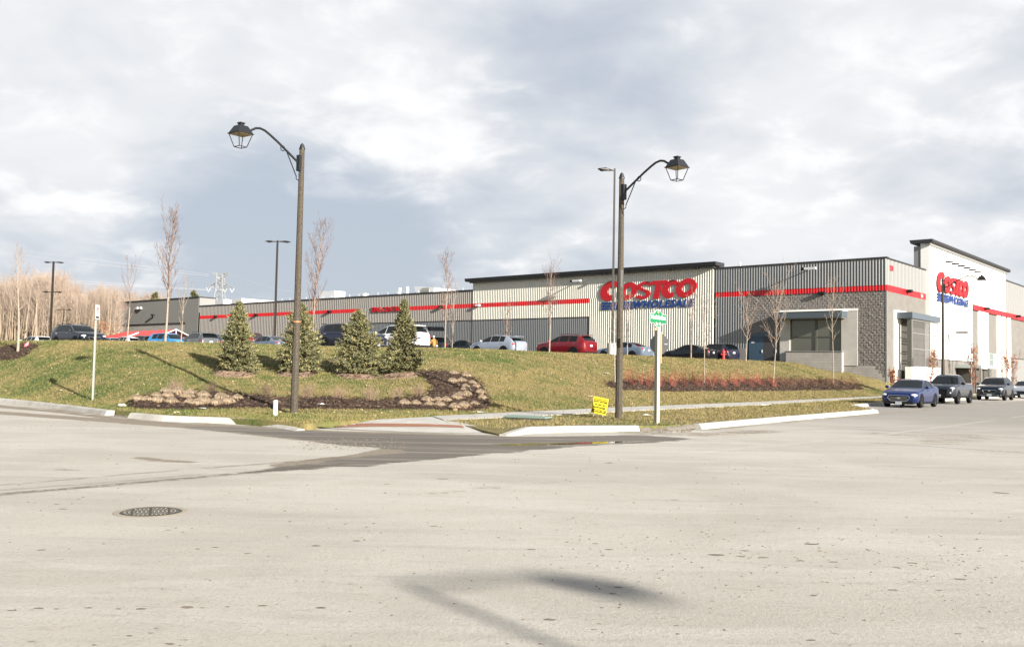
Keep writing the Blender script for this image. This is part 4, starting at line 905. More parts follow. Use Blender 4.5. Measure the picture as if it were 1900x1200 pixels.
def plate(name, prof, m_, d0, d1, parent, y, z, k=1.0, off=(0, 0)):
    n = len(prof); mm = MB(); mm.add([P2w(u*k, v*k, d0, y, z, off) for u, v in prof]+[P2w(u*k, v*k, d1, y, z, off) for u, v in prof], [tuple(range(n)), tuple(reversed(range(n, 2*n)))]+[(i, (i+1) % n, (i+1) % n+n, i+n) for i in range(n)]); return mm.build(name, m_, parent)
nbd = plate('name_board', prof, M_whitem, -.012, .012, ss, yaw, zc_)
plate('board_face', [(u*.965, v*.93) for u, v in prof], M_green, -.016, -.013, nbd, yaw, zc_)
text_mesh('lettering', 'Windfields Farm', 0.165, M_whitem, nbd, P2w(0, 0.03, -.018, yaw, zc_), (R(90), 0, yaw), depth=0.001, offset=0.006, shear=0.1, sx=0.78)
text_mesh('lettering', 'Dr. W', 0.12, M_whitem, nbd, P2w(0, -0.155, -.018, yaw, zc_), (R(90), 0, yaw), depth=0.001, offset=0.004, sx=0.9)
plate('crest_mark', [(-.05, 0), (0, -.04), (.05, 0), (.04, .05), (-.04, .05)], M_tan, -.019, -.0165, nbd, yaw, zc_+.185)
oy = math.atan2(-.6, .8); octp = [(0.31*math.cos(R(22.5+45*k)), 0.31*math.sin(R(22.5+45*k))) for k in range(8)]
zo = at(1219, 638, sb.y).z-sb.z
oc = plate('stop_sign_back', octp, mat('sign_back', (0.22, 0.225, 0.22), 0.45, metal=0.3), .105, .115, ss, oy, zo)
plate('sticker', [(-.05, -.02), (.05, -.02), (.05, .02), (-.05, .02)], M_whitem, .100, .104, oc, oy, zo, off=(0.17, -0.13)[:2])
plate('backing_board', [(-.02, -.55), (.08, -.55), (.08, .35), (-.02, .35)], M_tan, .06, .104, ss, oy, zo)
MB().box(-.09, -.01, -.05, .05, zt-sb.z-.2, zt-sb.z-.05).build('sign_bracket', M_tan, ss)

# --- small parking sign on the left
pb = hit(172, 742); zt2 = at(177, 567, pb.y).z
ps = empty('parking_sign', pb, 0, 'narrow no parking sign on a thin white metal post at far left', 'sign')
MB().box(-.028, .028, -.025, .025, -.4, zt2-pb.z-.1).build('post', mat('galv_post', (0.30, 0.31, 0.29), 0.6, spec=.2), ps)
yp = R(88); zc2 = at(177, 579, pb.y).z-pb.z
pp = plate('sign_plate', [(-.15, -.25), (.15, -.25), (.15, .25), (-.15, .25)], M_whitem, -.045, -.038, ps, yp, zc2)
rp = [(.10*math.cos(a), .10*math.sin(a)) for a in np.linspace(0, 2*PI, 20, endpoint=False)]
mm = MB(); n = 20; inn = [(.075*math.cos(a), .075*math.sin(a)) for a in np.linspace(0, 2*PI, 20, endpoint=False)]
mm.add([P2w(u, v+.07, -.047, yp, zc2) for u, v in rp]+[P2w(u, v+.07, -.047, yp, zc2) for u, v in inn], [(i, (i+1) % n, (i+1) % n+n, i+n) for i in range(n)]); mm.build('red_ring', M_redp, pp)
text_mesh('letter', 'P', 0.17, M_ink, pp, P2w(0, .07, -.046, yp, zc2), (R(90), 0, yp), depth=.001)
plate('arrow', [(-.12, -.03), (.06, -.03), (.06, -.045), (.13, 0), (.06, .045), (.06, .03), (-.12, .03)], M_ink, -.048, -.046, pp, yp, zc2-.18)

# --- yellow lawn sign

yb = G(1110, 773, 0.15); ysn = empty('lawn_sign', yb, R(8), 'tilted yellow mortgage lawn sign stuck in the grass beside the street lamp', 'lawn sign')
for sx in (-.15, .15): MB().tube([(sx-.02, 0.02, -.05), (sx+.12, 0.07, .5)], 0.006, 4).build('wire_leg', M_whitem, ysn)
tilt = R(-12); bd = MB().box(-.25, .25, -.006, .006, 0, .53).build('board', M_yel, ysn); bd.location = (0.0, 0, .09); bd.rotation_euler = (R(-4), R(11), 0)
MB().box(-.225, .225, -.010, -.0065, .43, .50).build('black_bar', M_ink, bd); MB().box(-.225, .225, -.010, -.0065, .055, .14).build('black_bar', M_ink, bd)
for s_, z_, sz, m_ in (('PRIVATE MORTGAGE', .466, .048, M_yel), ('EQUITY MATTERS', .385, .058, M_ink), ('1st, 2nd, 3rd', .295, .075, M_ink), ('MORTGAGES', .20, .07, M_ink), ('1-877-361-1001', .098, .062, M_yel)):
    text_mesh('lettering', s_, sz, m_, bd, (0, -.0115, z_), (R(90), 0, 0), depth=.0005, offset=.0035, sx=.95)
MB().box(-.21, .21, -.0095, -.0065, .025, .035).build('rule_line', M_ink, bd)

# --- short white post, utility lid, manhole, litter, stones
wp = G(510.5, 772, 0.15); o = MB().lathe([(0.001, -.2), (.065, -.2), (.065, .44), (.058, .455), (0.001, .455)], 14).build('marker_post', mat('white_plastic', (0.62, 0.66, 0.66), 0.5), smooth=True, loc=wp); tag(o, 'short white plastic marker post in the grass left of the lamp', 'post')
ul = empty('utility_cover', G(978, 777.5, 0.15), R(-24), 'low green utility box lid set in the grass verge', 'utility cover')
MB().box(-.65, .65, -.32, .32, -.05, .05).build('frame', mat('lid_edge', (0.03, 0.032, 0.03), 0.7), ul); MB().box(-.62, .68, -.29, .29, .054, .10).build('lid', mat('lid_green', (0.17, 0.24, 0.20), 0.6), ul)
mc = empty('manhole_cover', G(280, 949.5, 0.0), R(20), 'round cast iron manhole cover with ribbed grid in the dusty road', 'manhole cover'); mc.scale = (.84, .84, .84)
M_iron = mat('cast_iron', (0.040, 0.034, 0.024), 0.55, metal=0.2); M_dust = mat('pale_dust', (0.46, 0.44, 0.40), 0.9, noise=(5, .25, (0.30, 0.25, 0.17)))
MB().lathe([(0.46, .001), (0.44, .006), (0.385, .008), (0.375, .003)], 40).build('frame', mat('rusty_ring', (0.30, 0.26, 0.20), 0.9), mc, fixn=False)
MB().lathe([(0.36, .004), (0.001, .004)], 40).build('dust_fill', M_dust, mc, fixn=False)
mm = MB(); rr = .355
for k in range(-6, 7):
    y = k*.053; h_ = math.sqrt(rr*rr-y*y)
    nseg = int(h_*2/.05)
    for j in range(nseg):
        x = -h_+j*(2*h_/nseg); mm.box(x+.004, x+.034, y-.011-(.008 if j % 2 else 0), y+.011, .005, .012)
for k in (-.22, 0, .22): h_ = math.sqrt(rr*rr-k*k); mm.box(k-.012, k+.012, -h_, h_, .005, .0125)
n = 40
for k in range(n):
    a, b = 2*PI*k/n, 2*PI*(k+1)/n; mm.add([(.375*math.cos(a), .375*math.sin(a), .004), (.375*math.cos(b), .375*math.sin(b), .004), (.35*math.cos(b), .35*math.sin(b), .013), (.35*math.cos(a), .35*math.sin(a), .013)], [(0, 1, 2, 3)])
mm.build('iron_grid', M_iron, mc, fixn=False)
M_lit = mat('white_paper', (0.70, 0.70, 0.68), 0.8)
for px, py, s in ((1125, 695, .20), (1201, 772, .13), (1204, 770.5, .10), (1408, 757, .12), (1420, 753, .16), (1522, 760, .08), (1247, 749, .10), (375, 759, .14), (683, 756, .10), (672, 716, .06), (912, 711, .06), (893, 766, .18), (727, 765, .07), (1470, 721, .09), (1560, 714, .08), (1604, 706, .08), (1345, 692, .07), (560, 772, .05), (640, 771, .06)):
    p = hit(px, py) if py < 765 or px < 800 else G(px, py, 0.16)
    mm = MB(); vs = [(s*rnd.uniform(-.5, .5)+dx*s, s*.5*rnd.uniform(-.4, .4)+dy*s*.5, .02+rnd.random()*s*.35) for dx, dy in ((-1, -1), (1, -1), (1, 1), (-1, 1))]
    mm.add(vs, [(0, 1, 2), (0, 2, 3)]); o = mm.build('litter', M_lit, fixn=False, loc=p); tag(o, 'small scrap of white litter lying on the grass', 'litter', 'scraps of white litter')
def stone_obj(px, py, s, col_, label, cat='stone', flat=.6):
    p = hit(px, py); bm = bmesh.new(); bmesh.ops.create_icosphere(bm, subdivisions=2, radius=s)
    for v in bm.verts: v.co *= 0.8+0.4*mnoise.noise(v.co*2.2/s*0.5+Vector((px, 0, 0)))+.1; v.co.z *= flat
    me = bpy.data.meshes.new('stone'); bm.to_mesh(me); bm.free(); o = link('stone', me, mat('stone_'+str(px), col_, .9, noise=(8, .2, tuple(min(1, q*1.3) for q in col_))), loc=p+Vector((0, 0, s*.25))); tag(o, label, cat)
stone_obj(595, 754, .15, (0.62, 0.60, 0.56), 'pale round rock in the mulch right of the lamp')
stone_obj(227, 754, .17, (0.55, 0.50, 0.44), 'flat pale stone at the left end of the mulch bed', flat=.35)
pk = hit(49, 645); mm = MB().tube([(0, 0, -.05), (0, 0, .12)], .16, 5).tube([(0, 0, .12), (.1, 0, .3)], [.13, .03], 5); o = mm.build('plastic_bag', mat('pink_plastic', (0.5, 0.05, 0.08), 0.5), loc=pk); tag(o, 'small crumpled pink plastic bag in the left mulch bed', 'bag')
hy = at(1342.5, 665, 74); hy.z = LOT-.1; hyd = empty('fire_hydrant', hy, 0, 'red fire hydrant by the black suv at the lot edge', 'fire hydrant')
M_hyd = mat('hydrant_red', (0.55, 0.015, 0.012), 0.45); MB().lathe([(.16, 0), (.16, .06), (.11, .1), (.11, .72), (.15, .74), (.15, .8), (.09, .92), (.03, .98), (.03, 1.05), (.001, 1.06)], 12).build('barrel', M_hyd, hyd, smooth=True)
for s in (-1, 1): MB().tube([(0, 0, .6), (s*.2, 0, .6)], .06, 8).build('nozzle', M_hyd, hyd)

# --- person at the open tailgate
def skin_body(name, verts, edges, radii, m_, parent=None, sub=1):
    me = bpy.data.meshes.new(name); me.from_pydata(verts, edges, []); o = bpy.data.objects.new(name, me); col.objects.link(o)
    md = o.modifiers.new('s', 'SKIN'); 
    for i, r0 in enumerate(radii): me.skin_vertices[0].data[i].radius = r0 if isinstance(r0, tuple) else (r0, r0)
    me.skin_vertices[0].data[0].use_root = True; o.modifiers.new('d', 'SUBSURF').levels = sub
    dg = bpy.context.evaluated_depsgraph_get(); nm = bpy.data.meshes.new_from_object(o.evaluated_get(dg)); bpy.data.objects.remove(o)
    nm.polygons.foreach_set('use_smooth', [True]*len(nm.polygons)); nm.materials.clear(); return link(name, nm, m_, parent)
pr_ = at(805.5, 645, 74); pr_.z = LOT-.1
person = empty('person', pr_, R(28), 'person in a tan hooded coat leaning at an open car tailgate', 'person')
bv = [(0, 0, .88), (0, .02, 1.08), (0, .06, 1.30), (0, .10, 1.38), (0, .13, 1.46), (-.09, 0, .86), (-.10, .03, .48), (-.10, 0, .08), (-.10, .12, .04), (.09, 0, .86), (.11, .02, .48), (.12, -.02, .08), (.12, .10, .04), (-.20, .07, 1.28), (-.27, .15, 1.02), (-.22, .36, .95), (.20, .07, 1.28), (.27, .15, 1.02), (.22, .38, .98)]
be = [(0, 1), (1, 2), (2, 3), (3, 4), (0, 5), (5, 6), (6, 7), (7, 8), (0, 9), (9, 10), (10, 11), (11, 12), (2, 13), (13, 14), (14, 15), (2, 16), (16, 17), (17, 18)]
skin_body('body', bv, be, [.14, .13, .15, .06, .05, .09, .065, .045, .04, .09, .065, .045, .04, .065, .05, .035, .065, .05, .035], mat('dark_trousers', (0.03, 0.03, 0.04), .8), person)
M_coat = mat('tan_coat', (0.36, 0.17, 0.035), 0.85); cv = [(0, .0, .72), (0, .0, .95), (0, .03, 1.15), (0, .07, 1.32), (0, .09, 1.40), (-.21, .07, 1.27), (-.29, .16, 1.02), (-.24, .33, .96), (.21, .07, 1.27), (.29, .16, 1.02), (.24, .33, .98)]
skin_body('coat', cv, [(0, 1), (1, 2), (2, 3), (3, 4), (3, 5), (5, 6), (6, 7), (3, 8), (8, 9), (9, 10)], [(.20, .17), (.19, .16), (.20, .16), (.20, .14), (.09, .09), .10, .075, .06, .10, .075, .06], M_coat, person)
def ball(name, c, r, m_, parent, sc=(1, 1, 1)):
    bm = bmesh.new(); bmesh.ops.create_uvsphere(bm, u_segments=14, v_segments=10, radius=1)
    for v in bm.verts: v.co = Vector((c[0]+v.co.x*r*sc[0], c[1]+v.co.y*r*sc[1], c[2]+v.co.z*r*sc[2]))
    me = bpy.data.meshes.new(name); bm.to_mesh(me); bm.free(); me.polygons.foreach_set('use_smooth', [True]*len(me.polygons)); return link(name, me, m_, parent)
hdm = ball('head', (0, .16, 1.55), .10, mat('skin', (0.50, 0.30, 0.21), .6), person, (.85, 1, 1.2)); ball('hair', (0, .135, 1.585), .105, mat('grey_hair', (0.55, 0.50, 0.44), .8), hdm, (.9, 1, 1.0)); ball('nose', (0, .265, 1.54), .018, mat('skin2', (0.50, 0.30, 0.21), .6), hdm)
ball('hood', (0, .02, 1.37), .13, M_coat, person, (1.1, .6, .55))

# --- transmission tower and its lines, far behind the store
M_gal = mat('galvanised_steel', (0.24, 0.245, 0.25), 0.6)
TY = 520.0; tb = at(404, 669, TY); tw = empty('transmission_tower', (tb.x, tb.y, 0), 0, 'distant grey lattice electricity tower standing beyond the store roof', 'tower')
zz = lambda py: at(404, py, TY).z; mpx = TY/FPX; mm = MB()
z0, z1, z2, zt_ = 0, zz(560), zz(536), zz(508)
for sx in (-1, 1):
    for sy in (-1, 1): mm.tube([(sx*6, sy*6, 0), (sx*1.9, sy*1.9, z2), (sx*1.6, sy*1.6, zt_)], .28, 4)
lev = np.linspace(2, zt_, 16)
def wdt(z): return 6-(6-1.9)*z/z2 if z < z2 else 1.9-.3*(z-z2)/(zt_-z2)
for i in range(15):
    a, b = wdt(lev[i]), wdt(lev[i+1]); s = 1 if i % 2 else -1
    for sy in (-1, 1): mm.tube([(-s*a, sy*a, lev[i]), (s*b, sy*b, lev[i+1])], .16, 3); mm.tube([(-b, sy*b, lev[i+1]), (b, sy*b, lev[i+1])], .12, 3)
mm.build('lattice_body', M_gal, tw)
for s in (-1, 1):
    m1 = MB(); 
    for sy in (-1.5, 1.5): m1.tube([(0, sy, zt_-3), (s*17*mpx*.95, 0, zt_+.8)], .2, 3).tube([(0, sy, zt_), (s*17*mpx*.95, 0, zt_+.8)], .2, 3)
    m1.build('top_arm', M_gal, tw)
    m1 = MB()
    for sy in (-1.8, 1.8): m1.tube([(0, sy, z2+5), (s*24*mpx, 0, z2+1)], .22, 3).tube([(0, sy, z2+.5), (s*24*mpx, 0, z2+1)], .22, 3).tube([(s*8*mpx, sy*.6, z2+.6), (s*12*mpx, 0, z2+3.4)], .14, 3)
    m1.build('cross_arm', M_gal, tw)
    for q in (9, 22):
        MB().tube([(s*(q-4)*mpx, 0, z2+.6), (s*q*mpx, 0, z2-1.8), (s*(q+4)*mpx, 0, z2+.6)], .18, 4).build('insulator', M_whitem, tw)
M_wire = mat('wire', (0.30, 0.31, 0.34), 0.6)
def wire(pts, label, r=.10):
    P_ = [at(*p) for p in pts]; out = []
    for i in range(len(P_)-1):
        for k in range(8): out.append(P_[i].lerp(P_[i+1], k/8))
    out.append(P_[-1]); o = MB().tube(out, r, 4).build('power_line', M_wire); tag(o, label, 'power line', 'power lines of the tower')
for i, (pts, lb) in enumerate((([(-120, 443, 300), (150, 479, 400), (388, 509, TY)], 'topmost power line running left from the tower top'), ([(-120, 454, 300), (150, 487, 400), (388, 512, TY)], 'second power line below the topmost one left of the tower'),
    ([(-120, 497, 300), (90, 517, 400), (382, 537, TY)], 'upper of the two lower power lines left of the tower'), ([(-120, 506, 300), (90, 522, 400), (395, 539, TY)], 'lowest power line left of the tower above the woods'),
    ([(420, 509, TY), (500, 533, 700), (620, 556, 1000)], 'power line descending right from the tower top'), ([(426, 537, TY), (480, 550, 700), (600, 570, 1000)], 'power line descending right from the tower cross arm'))): wire(pts, lb)
# ================================================================ VEHICLES
M_tyre = mat('tyre_rubber', (0.010, 0.010, 0.010), 0.95, spec=.1); M_rim = mat('alloy_rim', (0.36, 0.36, 0.37), 0.35, metal=0.7); M_glass = mat('car_glass', (0.004, 0.006, 0.006), 0.06, spec=0.28)
M_chrome = mat('chrome', (0.62, 0.63, 0.65), 0.18, metal=0.9); M_trim = mat('black_trim', (0.008, 0.008, 0.009), 0.6, spec=.2); M_hl = mat('headlight_glass', (0.62, 0.64, 0.66), 0.10, spec=0.8); M_tl = mat('tail_light', (0.45, 0.012, 0.012), 0.2); M_plate = mat('number_plate', (0.38, 0.40, 0.43), 0.5)
M_in = mat('seat_cloth', (0.10, 0.095, 0.09), 0.8)
def paint(name, c, metal=0.35): return mat(name, c, 0.30, metal=metal, spec=0.5, coat=0.6)
PROF = {   # (x as a fraction of the length, front positive) hood and deck line, then roof line
 'sedan': dict(L=4.8, W=1.84, H=1.47, hood=[(.5, .62), (.485, .74), (.44, .84), (.33, .93), (.20, 1.0), (0, 1.01), (-.25, 1.04), (-.40, 1.08), (-.47, 1.07), (-.5, .92)], roof=[(.215, 1.0), (.12, 1.22), (.035, 1.42), (-.03, 1.47), (-.12, 1.465), (-.20, 1.41), (-.30, 1.24), (-.375, 1.085)], wb=(.305, -.28), r=.335, win=[(.165, .01), (-.005, -.155), (-.17, -.26)], ws=(.205, .045), rw=(-.205, -.365), z0=.20),
 'hatch': dict(L=4.35, W=1.80, H=1.48, hood=[(.5, .60), (.485, .74), (.43, .86), (.33, .95), (.24, 1.0), (0, 1.0), (-.25, 1.02), (-.42, 1.02), (-.49, .98), (-.5, .8)], roof=[(.25, 1.0), (.14, 1.26), (.05, 1.43), (-.03, 1.48), (-.20, 1.46), (-.34, 1.38), (-.42, 1.22), (-.475, 1.0)], wb=(.31, -.29), r=.325, win=[(.19, .02), (0.005, -.17), (-.185, -.29)], ws=(.24, .06), rw=(-.36, -.46), z0=.20),
 'suv': dict(L=4.65, W=1.87, H=1.70, hood=[(.5, .78), (.487, .92), (.44, 1.03), (.33, 1.11), (.235, 1.15), (0, 1.15), (-.25, 1.17), (-.42, 1.18), (-.492, 1.14), (-.5, .9)], roof=[(.24, 1.14), (.15, 1.40), (.07, 1.60), (0.0, 1.69), (-.15, 1.70), (-.32, 1.66), (-.40, 1.60), (-.45, 1.40), (-.485, 1.16)], wb=(.30, -.285), r=.365, win=[(.19, .025), (.01, -.17), (-.185, -.34)], ws=(.23, .075), rw=(-.405, -.475), z0=.28),
 'pickup': dict(L=5.4, W=1.91, H=1.79, hood=[(.5, .90), (.49, 1.04), (.45, 1.13), (.33, 1.18), (.215, 1.20), (0, 1.20), (-.15, 1.22), (-.19, 1.23), (-.47, 1.24), (-.495, 1.24), (-.5, 1.1)], roof=[(.225, 1.19), (.15, 1.44), (.085, 1.66), (.04, 1.77), (-.03, 1.79), (-.09, 1.75), (-.115, 1.62), (-.135, 1.22)], wb=(.315, -.29), r=.39, win=[(.185, .03), (.015, -.085)], ws=(.215, .09), rw=(-.118, -.132), z0=.38),
}
def interp(tab, x):
    t = sorted(tab); 
    if x <= t[0][0]: return t[0][1]
    for (a, b), (c, d) in zip(t, t[1:]):
        if x <= c: return b+(d-b)*(x-a)/(c-a)
    return t[-1][1]
def car(kind, name, label, cat, loc, heading, colour, rail=False, front='plain', group=None, dz=0.0, H=None):
    p = PROF[kind]; Lc, W = p['L'], p['W']; z0 = p['z0']; hs_ = (H/p['H']) if H else 1.0
    t = empty(name, loc, heading, label, cat, group); pm = colour
    xs = sorted(set([round(x, 4) for x in np.linspace(-.5, .5, 61)]+[x for x, _ in p['hood']]+[x for x, _ in p['roof']]))
    def sec(x):
        e = max(0, (abs(x)-.40)/.10); w_ = W/2*(1-.20*e**3); zh = interp(p['hood'], x)
        rz = interp(p['roof'], x) if p['roof'][-1][0] <= x <= p['roof'][0][0] else -1
        zt_ = max(zh+.015, rz)*1.0; cab = max(0, zt_-zh-.015); zb = zh-.045
        wr = w_*.965-cab*.40-(.06 if cab < .02 else .05*min(1, cab/.1)+.02)
        zl = z0+(.10*e**2)
        return [(0, zl), (w_*.82, zl), (w_*.965, zl+.09), (w_, zl+.25), (w_*1.0, (zl+zb)/2+.10), (w_*.985, zb-.06), (w_*.955, zb), (w_*.955*.5+wr*.5, (zb+zt_-.03)/2), (wr, zt_-.03), (wr*.93, zt_-.004), (wr*.6, zt_+.012), (0, zt_+.02)]
    S = {x: sec(x) for x in xs}; K = 12; mm = MB(); ring = 2*K-2
    for x in xs:
        s = S[x]; pts = s+[(-y, z) for y, z in reversed(s[1:-1])]; mm.v += [(x*Lc, y, z*hs_) for y, z in pts]
    n = len(xs)
    for i in range(n-1):
        for k in range(ring): k2 = (k+1) % ring; mm.f.append((i*ring+k, i*ring+k2, (i+1)*ring+k2, (i+1)*ring+k))
    mm.f.append(tuple(range(ring))); mm.f.append(tuple((n-1)*ring+k for k in range(ring)))
    body = mm.build('body', pm, t, smooth=True)
    if dz: pass
    def surf(x, k, f, sgn, off=.007):      # a point on the body skin between section points k and k+1
        s = sec(x); (y0, a), (y1, b) = s[k], s[k+1]; y = y0+(y1-y0)*f; z = a+(b-a)*f; d = Vector((0, b-a, -(y1-y0))); d = d.normalized() if d.length > 1e-6 else Vector((0, 0, 1))
        return (x*Lc, sgn*(y+d.y*off), (z+d.z*off)*hs_)
    def side_window(x0, x1, sgn):
        nn = 10; mmw = MB(); rows = []
        for i in range(nn+1):
            x = x0+(x1-x0)*i/nn; rows.append([surf(x, 6, .16, sgn), surf(x, 6, 1.0, sgn), surf(x, 7, .80, sgn)])
        for r0 in rows: mmw.v += r0
        mmw.f = [(i*3+j, i*3+j+1, (i+1)*3+j+1, (i+1)*3+j) for i in range(nn) for j in range(2)]; return mmw.build('side_window', M_glass, t, smooth='all')
    for a, b in p['win']:
        for sgn in (-1, 1): side_window(a, b, sgn)
    def screen(x0, x1, name_, kk=.96):
        nn = 8; mmw = MB()
        for i in range(nn+1):
            x = x0+(x1-x0)*i/nn; s = sec(x); wv = s[8][0]*kk; yy = np.linspace(-wv, wv, 9)
            sl = (sec(x-.004)[11][1]-sec(x+.004)[11][1])/(-.008*Lc); nrm = Vector((-sl, 0, 1)).normalized()
            for y in yy:
                ay = abs(y); 
                if ay < s[10][0]: z = s[11][1]+(s[10][1]-s[11][1])*ay/max(s[10][0], 1e-6)
                elif ay < s[9][0]: z = s[10][1]+(s[9][1]-s[10][1])*(ay-s[10][0])/max(s[9][0]-s[10][0], 1e-6)
                else: z = s[9][1]+(s[8][1]-s[9][1])*(ay-s[9][0])/max(s[8][0]-s[9][0], 1e-6)
                mmw.v.append((x*Lc+nrm.x*.008*1, y, (z+nrm.z*.008)*hs_))
        mmw.f = [(i*9+j, i*9+j+1, (i+1)*9+j+1, (i+1)*9+j) for i in range(nn) for j in range(8)]; return mmw.build(name_, M_glass, t, smooth='all')
    screen(*p['ws'], 'windscreen'); screen(*p['rw'], 'rear_window', .90)
    for wx in p['wb']:
        for sgn in (-1, 1):
            r0 = p['r']; cx = wx*Lc; yo = sgn*(W/2+.004)
            # arch
            mma = MB(); ra = r0+.085; pts = [(cx+ra*math.cos(a), (r0+ra*math.sin(a))) for a in np.linspace(-.15, PI+.15, 18)]
            mma.prism(pts, 1, sgn*(W/2-.25), yo+sgn*.004); mma.build('wheel_arch', M_trim, t)
            wm = MB(); prf = [(r0-.13, -.10), (r0-.03, -.11), (r0, -.075), (r0, .075), (r0-.03, .11), (r0-.13, .10)]
            ns = 24; o0 = len(wm.v); yc = sgn*(W/2-.095)
            for rr_, yy_ in prf:
                for k in range(ns): wm.v.append((cx+rr_*math.cos(2*PI*k/ns), yc+yy_, r0+rr_*math.sin(2*PI*k/ns)))
            for i in range(len(prf)-1):
                for k in range(ns): k2 = (k+1) % ns; wm.f.append((i*ns+k, i*ns+k2, (i+1)*ns+k2, (i+1)*ns+k))
            wh = wm.build('wheel', M_tyre, t, smooth=True)
            rm = MB(); ri = r0-.115; yf = yc+sgn*.085
            def disc(r_in, r_out, ya, yb, m_): 
                o_ = len(m_.v)
                for rr_, yy_ in ((r_in, ya), (r_out, yb)):
                    for k in range(ns): m_.v.append((cx+rr_*math.cos(2*PI*k/ns), yy_, r0+rr_*math.sin(2*PI*k/ns)))
                for k in range(ns): k2 = (k+1) % ns; m_.f.append((o_+k, o_+k2, o_+ns+k2, o_+ns+k))
            disc(ri-.03, ri+.01, yf, yf+sgn*.012, rm); disc(.0, .06, yf-sgn*.01, yf-sgn*.012, rm)
            for k in range(5):
                a = 2*PI*k/5+.3; da = .16; vs = [(cx+rr_*math.cos(a+s_*da*q), yf-sgn*.008, r0+rr_*math.sin(a+s_*da*q)) for rr_, q in ((.04, 2.2), (ri-.02, .85)) for s_ in (-1, 1)]
                rm.add(vs, [(0, 1, 3, 2)])
            rm.build('rim', M_rim, wh, fixn=False)
            bm_ = MB(); disc(0, ri, yf-sgn*.05, yf-sgn*.05, bm_); bm_.build('wheel_well', M_trim, wh, fixn=False)
    zh = interp(p['hood'], .46)*hs_
    for sgn in (-1, 1):
        ball('headlight', (.462*Lc, sgn*W*.375, zh-.14), 1, M_hl, t, (.19, .20, .085)); ball('tail_light', (-.472*Lc, sgn*W*.40, interp(p['hood'], -.45)*hs_-.18), 1, M_tl, t, (.12, .13, .10 if kind != 'pickup' else .2))
        cxm = (p['win'][0][0]+.0)*Lc; zm = (interp(p['hood'], .1)+.05)*hs_
        ball('mirror', (cxm, sgn*(W/2+.10), zm), 1, pm if kind != 'pickup' else M_trim, t, (.07, .12, .085))
        for hx in ((p['win'][0][1]+.02)*Lc, (p['win'][-1][1]+.04)*Lc if kind != 'pickup' else None):
            if hx is not None: MB().box(hx-.09, hx+.09, sgn*(W/2-.02), sgn*(W/2+.012), (zm-.18), (zm-.145)).build('door_handle', M_chrome if kind == 'suv' else pm, t)
        if rail: MB().tube([(x*Lc, sgn*(sec(x)[8][0]-.03), sec(x)[9][1]*hs_+.045) for x in np.linspace(.03, -.36, 10)], .018, 5).build('roof_rail', M_trim, t)
        if kind != 'pickup':
            MB().tube([surf(x, 7, .9, sgn, .012) for x in np.linspace(p['win'][0][0]+.01, p['win'][-1][1]-.01, 16)], .011, 4).build('window_trim', M_chrome if front != 'plain' or rail else M_trim, t)
    xn = Lc/2
    zg = (interp(p['hood'], .5)-.02)*hs_
    if front == 'hex':
        g = [(-.47, zg+.03), (.47, zg+.03), (.55, zg-.09), (.40, zg-.26), (-.40, zg-.26), (-.55, zg-.09)]
        gr = MB().prism(g, 0, xn-.10, xn+.012).build('grille', M_trim, t); gp_ = g+[g[0]]; MB().tube([(xn+.02, a, b) for a, b in gp_], .018, 5).build('grille_frame', M_chrome, gr)
        for k in range(1, 4): MB().box(xn+.013, xn+.03, -.45, .45, zg-.06*k-.008, zg-.06*k+.008).build('grille_bar', M_chrome, gr)
        ball('badge', (xn+.03, 0, zg-.11), 1, M_chrome, gr, (.01, .09, .05))
    elif front == 'truck':
        g = [(-.52, zg+.02), (.52, zg+.02), (.46, zg-.42), (-.46, zg-.42)]; gr = MB().prism(g, 0, xn-.12, xn+.015).build('grille', M_trim, t); gp_ = g+[g[0]]; MB().tube([(xn+.02, a, b) for a, b in gp_], .022, 5).build('grille_frame', M_trim, gr)
        for k in range(1, 5): MB().box(xn+.016, xn+.03, -.46, .46, zg-.075*k-.006, zg-.075*k+.012).build('grille_bar', M_black, gr)
        for sgn in (-1, 1): ball('fog_light', (xn-.02, sgn*.68, .68), 1, M_hl, t, (.04, .06, .06))
    elif front in ('cascade', 'plain'):
        g = [(-.44, zg), (.44, zg), (.36, zg-.26), (-.36, zg-.26)]; gr = MB().prism(g, 0, xn-.10, xn+.010).build('grille', M_trim, t)
        if front == 'cascade': MB().tube([(xn+.015, a, b) for a, b in g+[g[0]]], .016, 5).build('grille_frame', M_chrome, gr); ball('badge', (xn+.02, 0, zg-.06), 1, M_chrome, gr, (.01, .09, .05)); MB().tube([(xn-.10, -.78, .42), (xn+.03, -.55, .36), (xn+.03, .55, .36), (xn-.10, .78, .42)], .022, 5).build('skid_trim', M_chrome, t)
    MB().box(xn-.10, xn+.03, -.155, .155, zg-.46 if kind != 'sedan' else zg-.44, zg-.30 if kind != 'sedan' else zg-.29).build('number_plate', M_plate, t)
    MB().box(xn-.20, xn+.008, -W*.38, W*.38, p['z0']-.02, p['z0']+.15).build('lower_intake', M_trim, t); MB().box(-.27*Lc, .27*Lc, -W*.5-.004, W*.5+.004, p['z0']-.01, p['z0']+.07).build('sill', M_trim, t)
    MB().box(-xn-.012, -xn+.10, -.155, .155, interp(p['hood'], -.45)*hs_-.36, interp(p['hood'], -.45)*hs_-.20).build('number_plate', M_plate, t)
    MB().box(-xn-.006, -xn+.14, -W*.38, W*.38, p['z0']+.03, p['z0']+.16).build('rear_bumper', M_trim, t)
    if kind == 'pickup':
        MB().box(-.49*Lc, -.15*Lc, -.74, .74, 1.235, 1.255).build('bed_cover', M_trim, t)
    if kind in ('suv', 'hatch'): MB().box(-.455*Lc, -.39*Lc, -.58, .58, (p['roof'][-3][1]+.05)*hs_ if kind == 'suv' else 1.40, (p['roof'][-3][1]+.085)*hs_ if kind == 'suv' else 1.43).build('spoiler', pm, t)
    return t
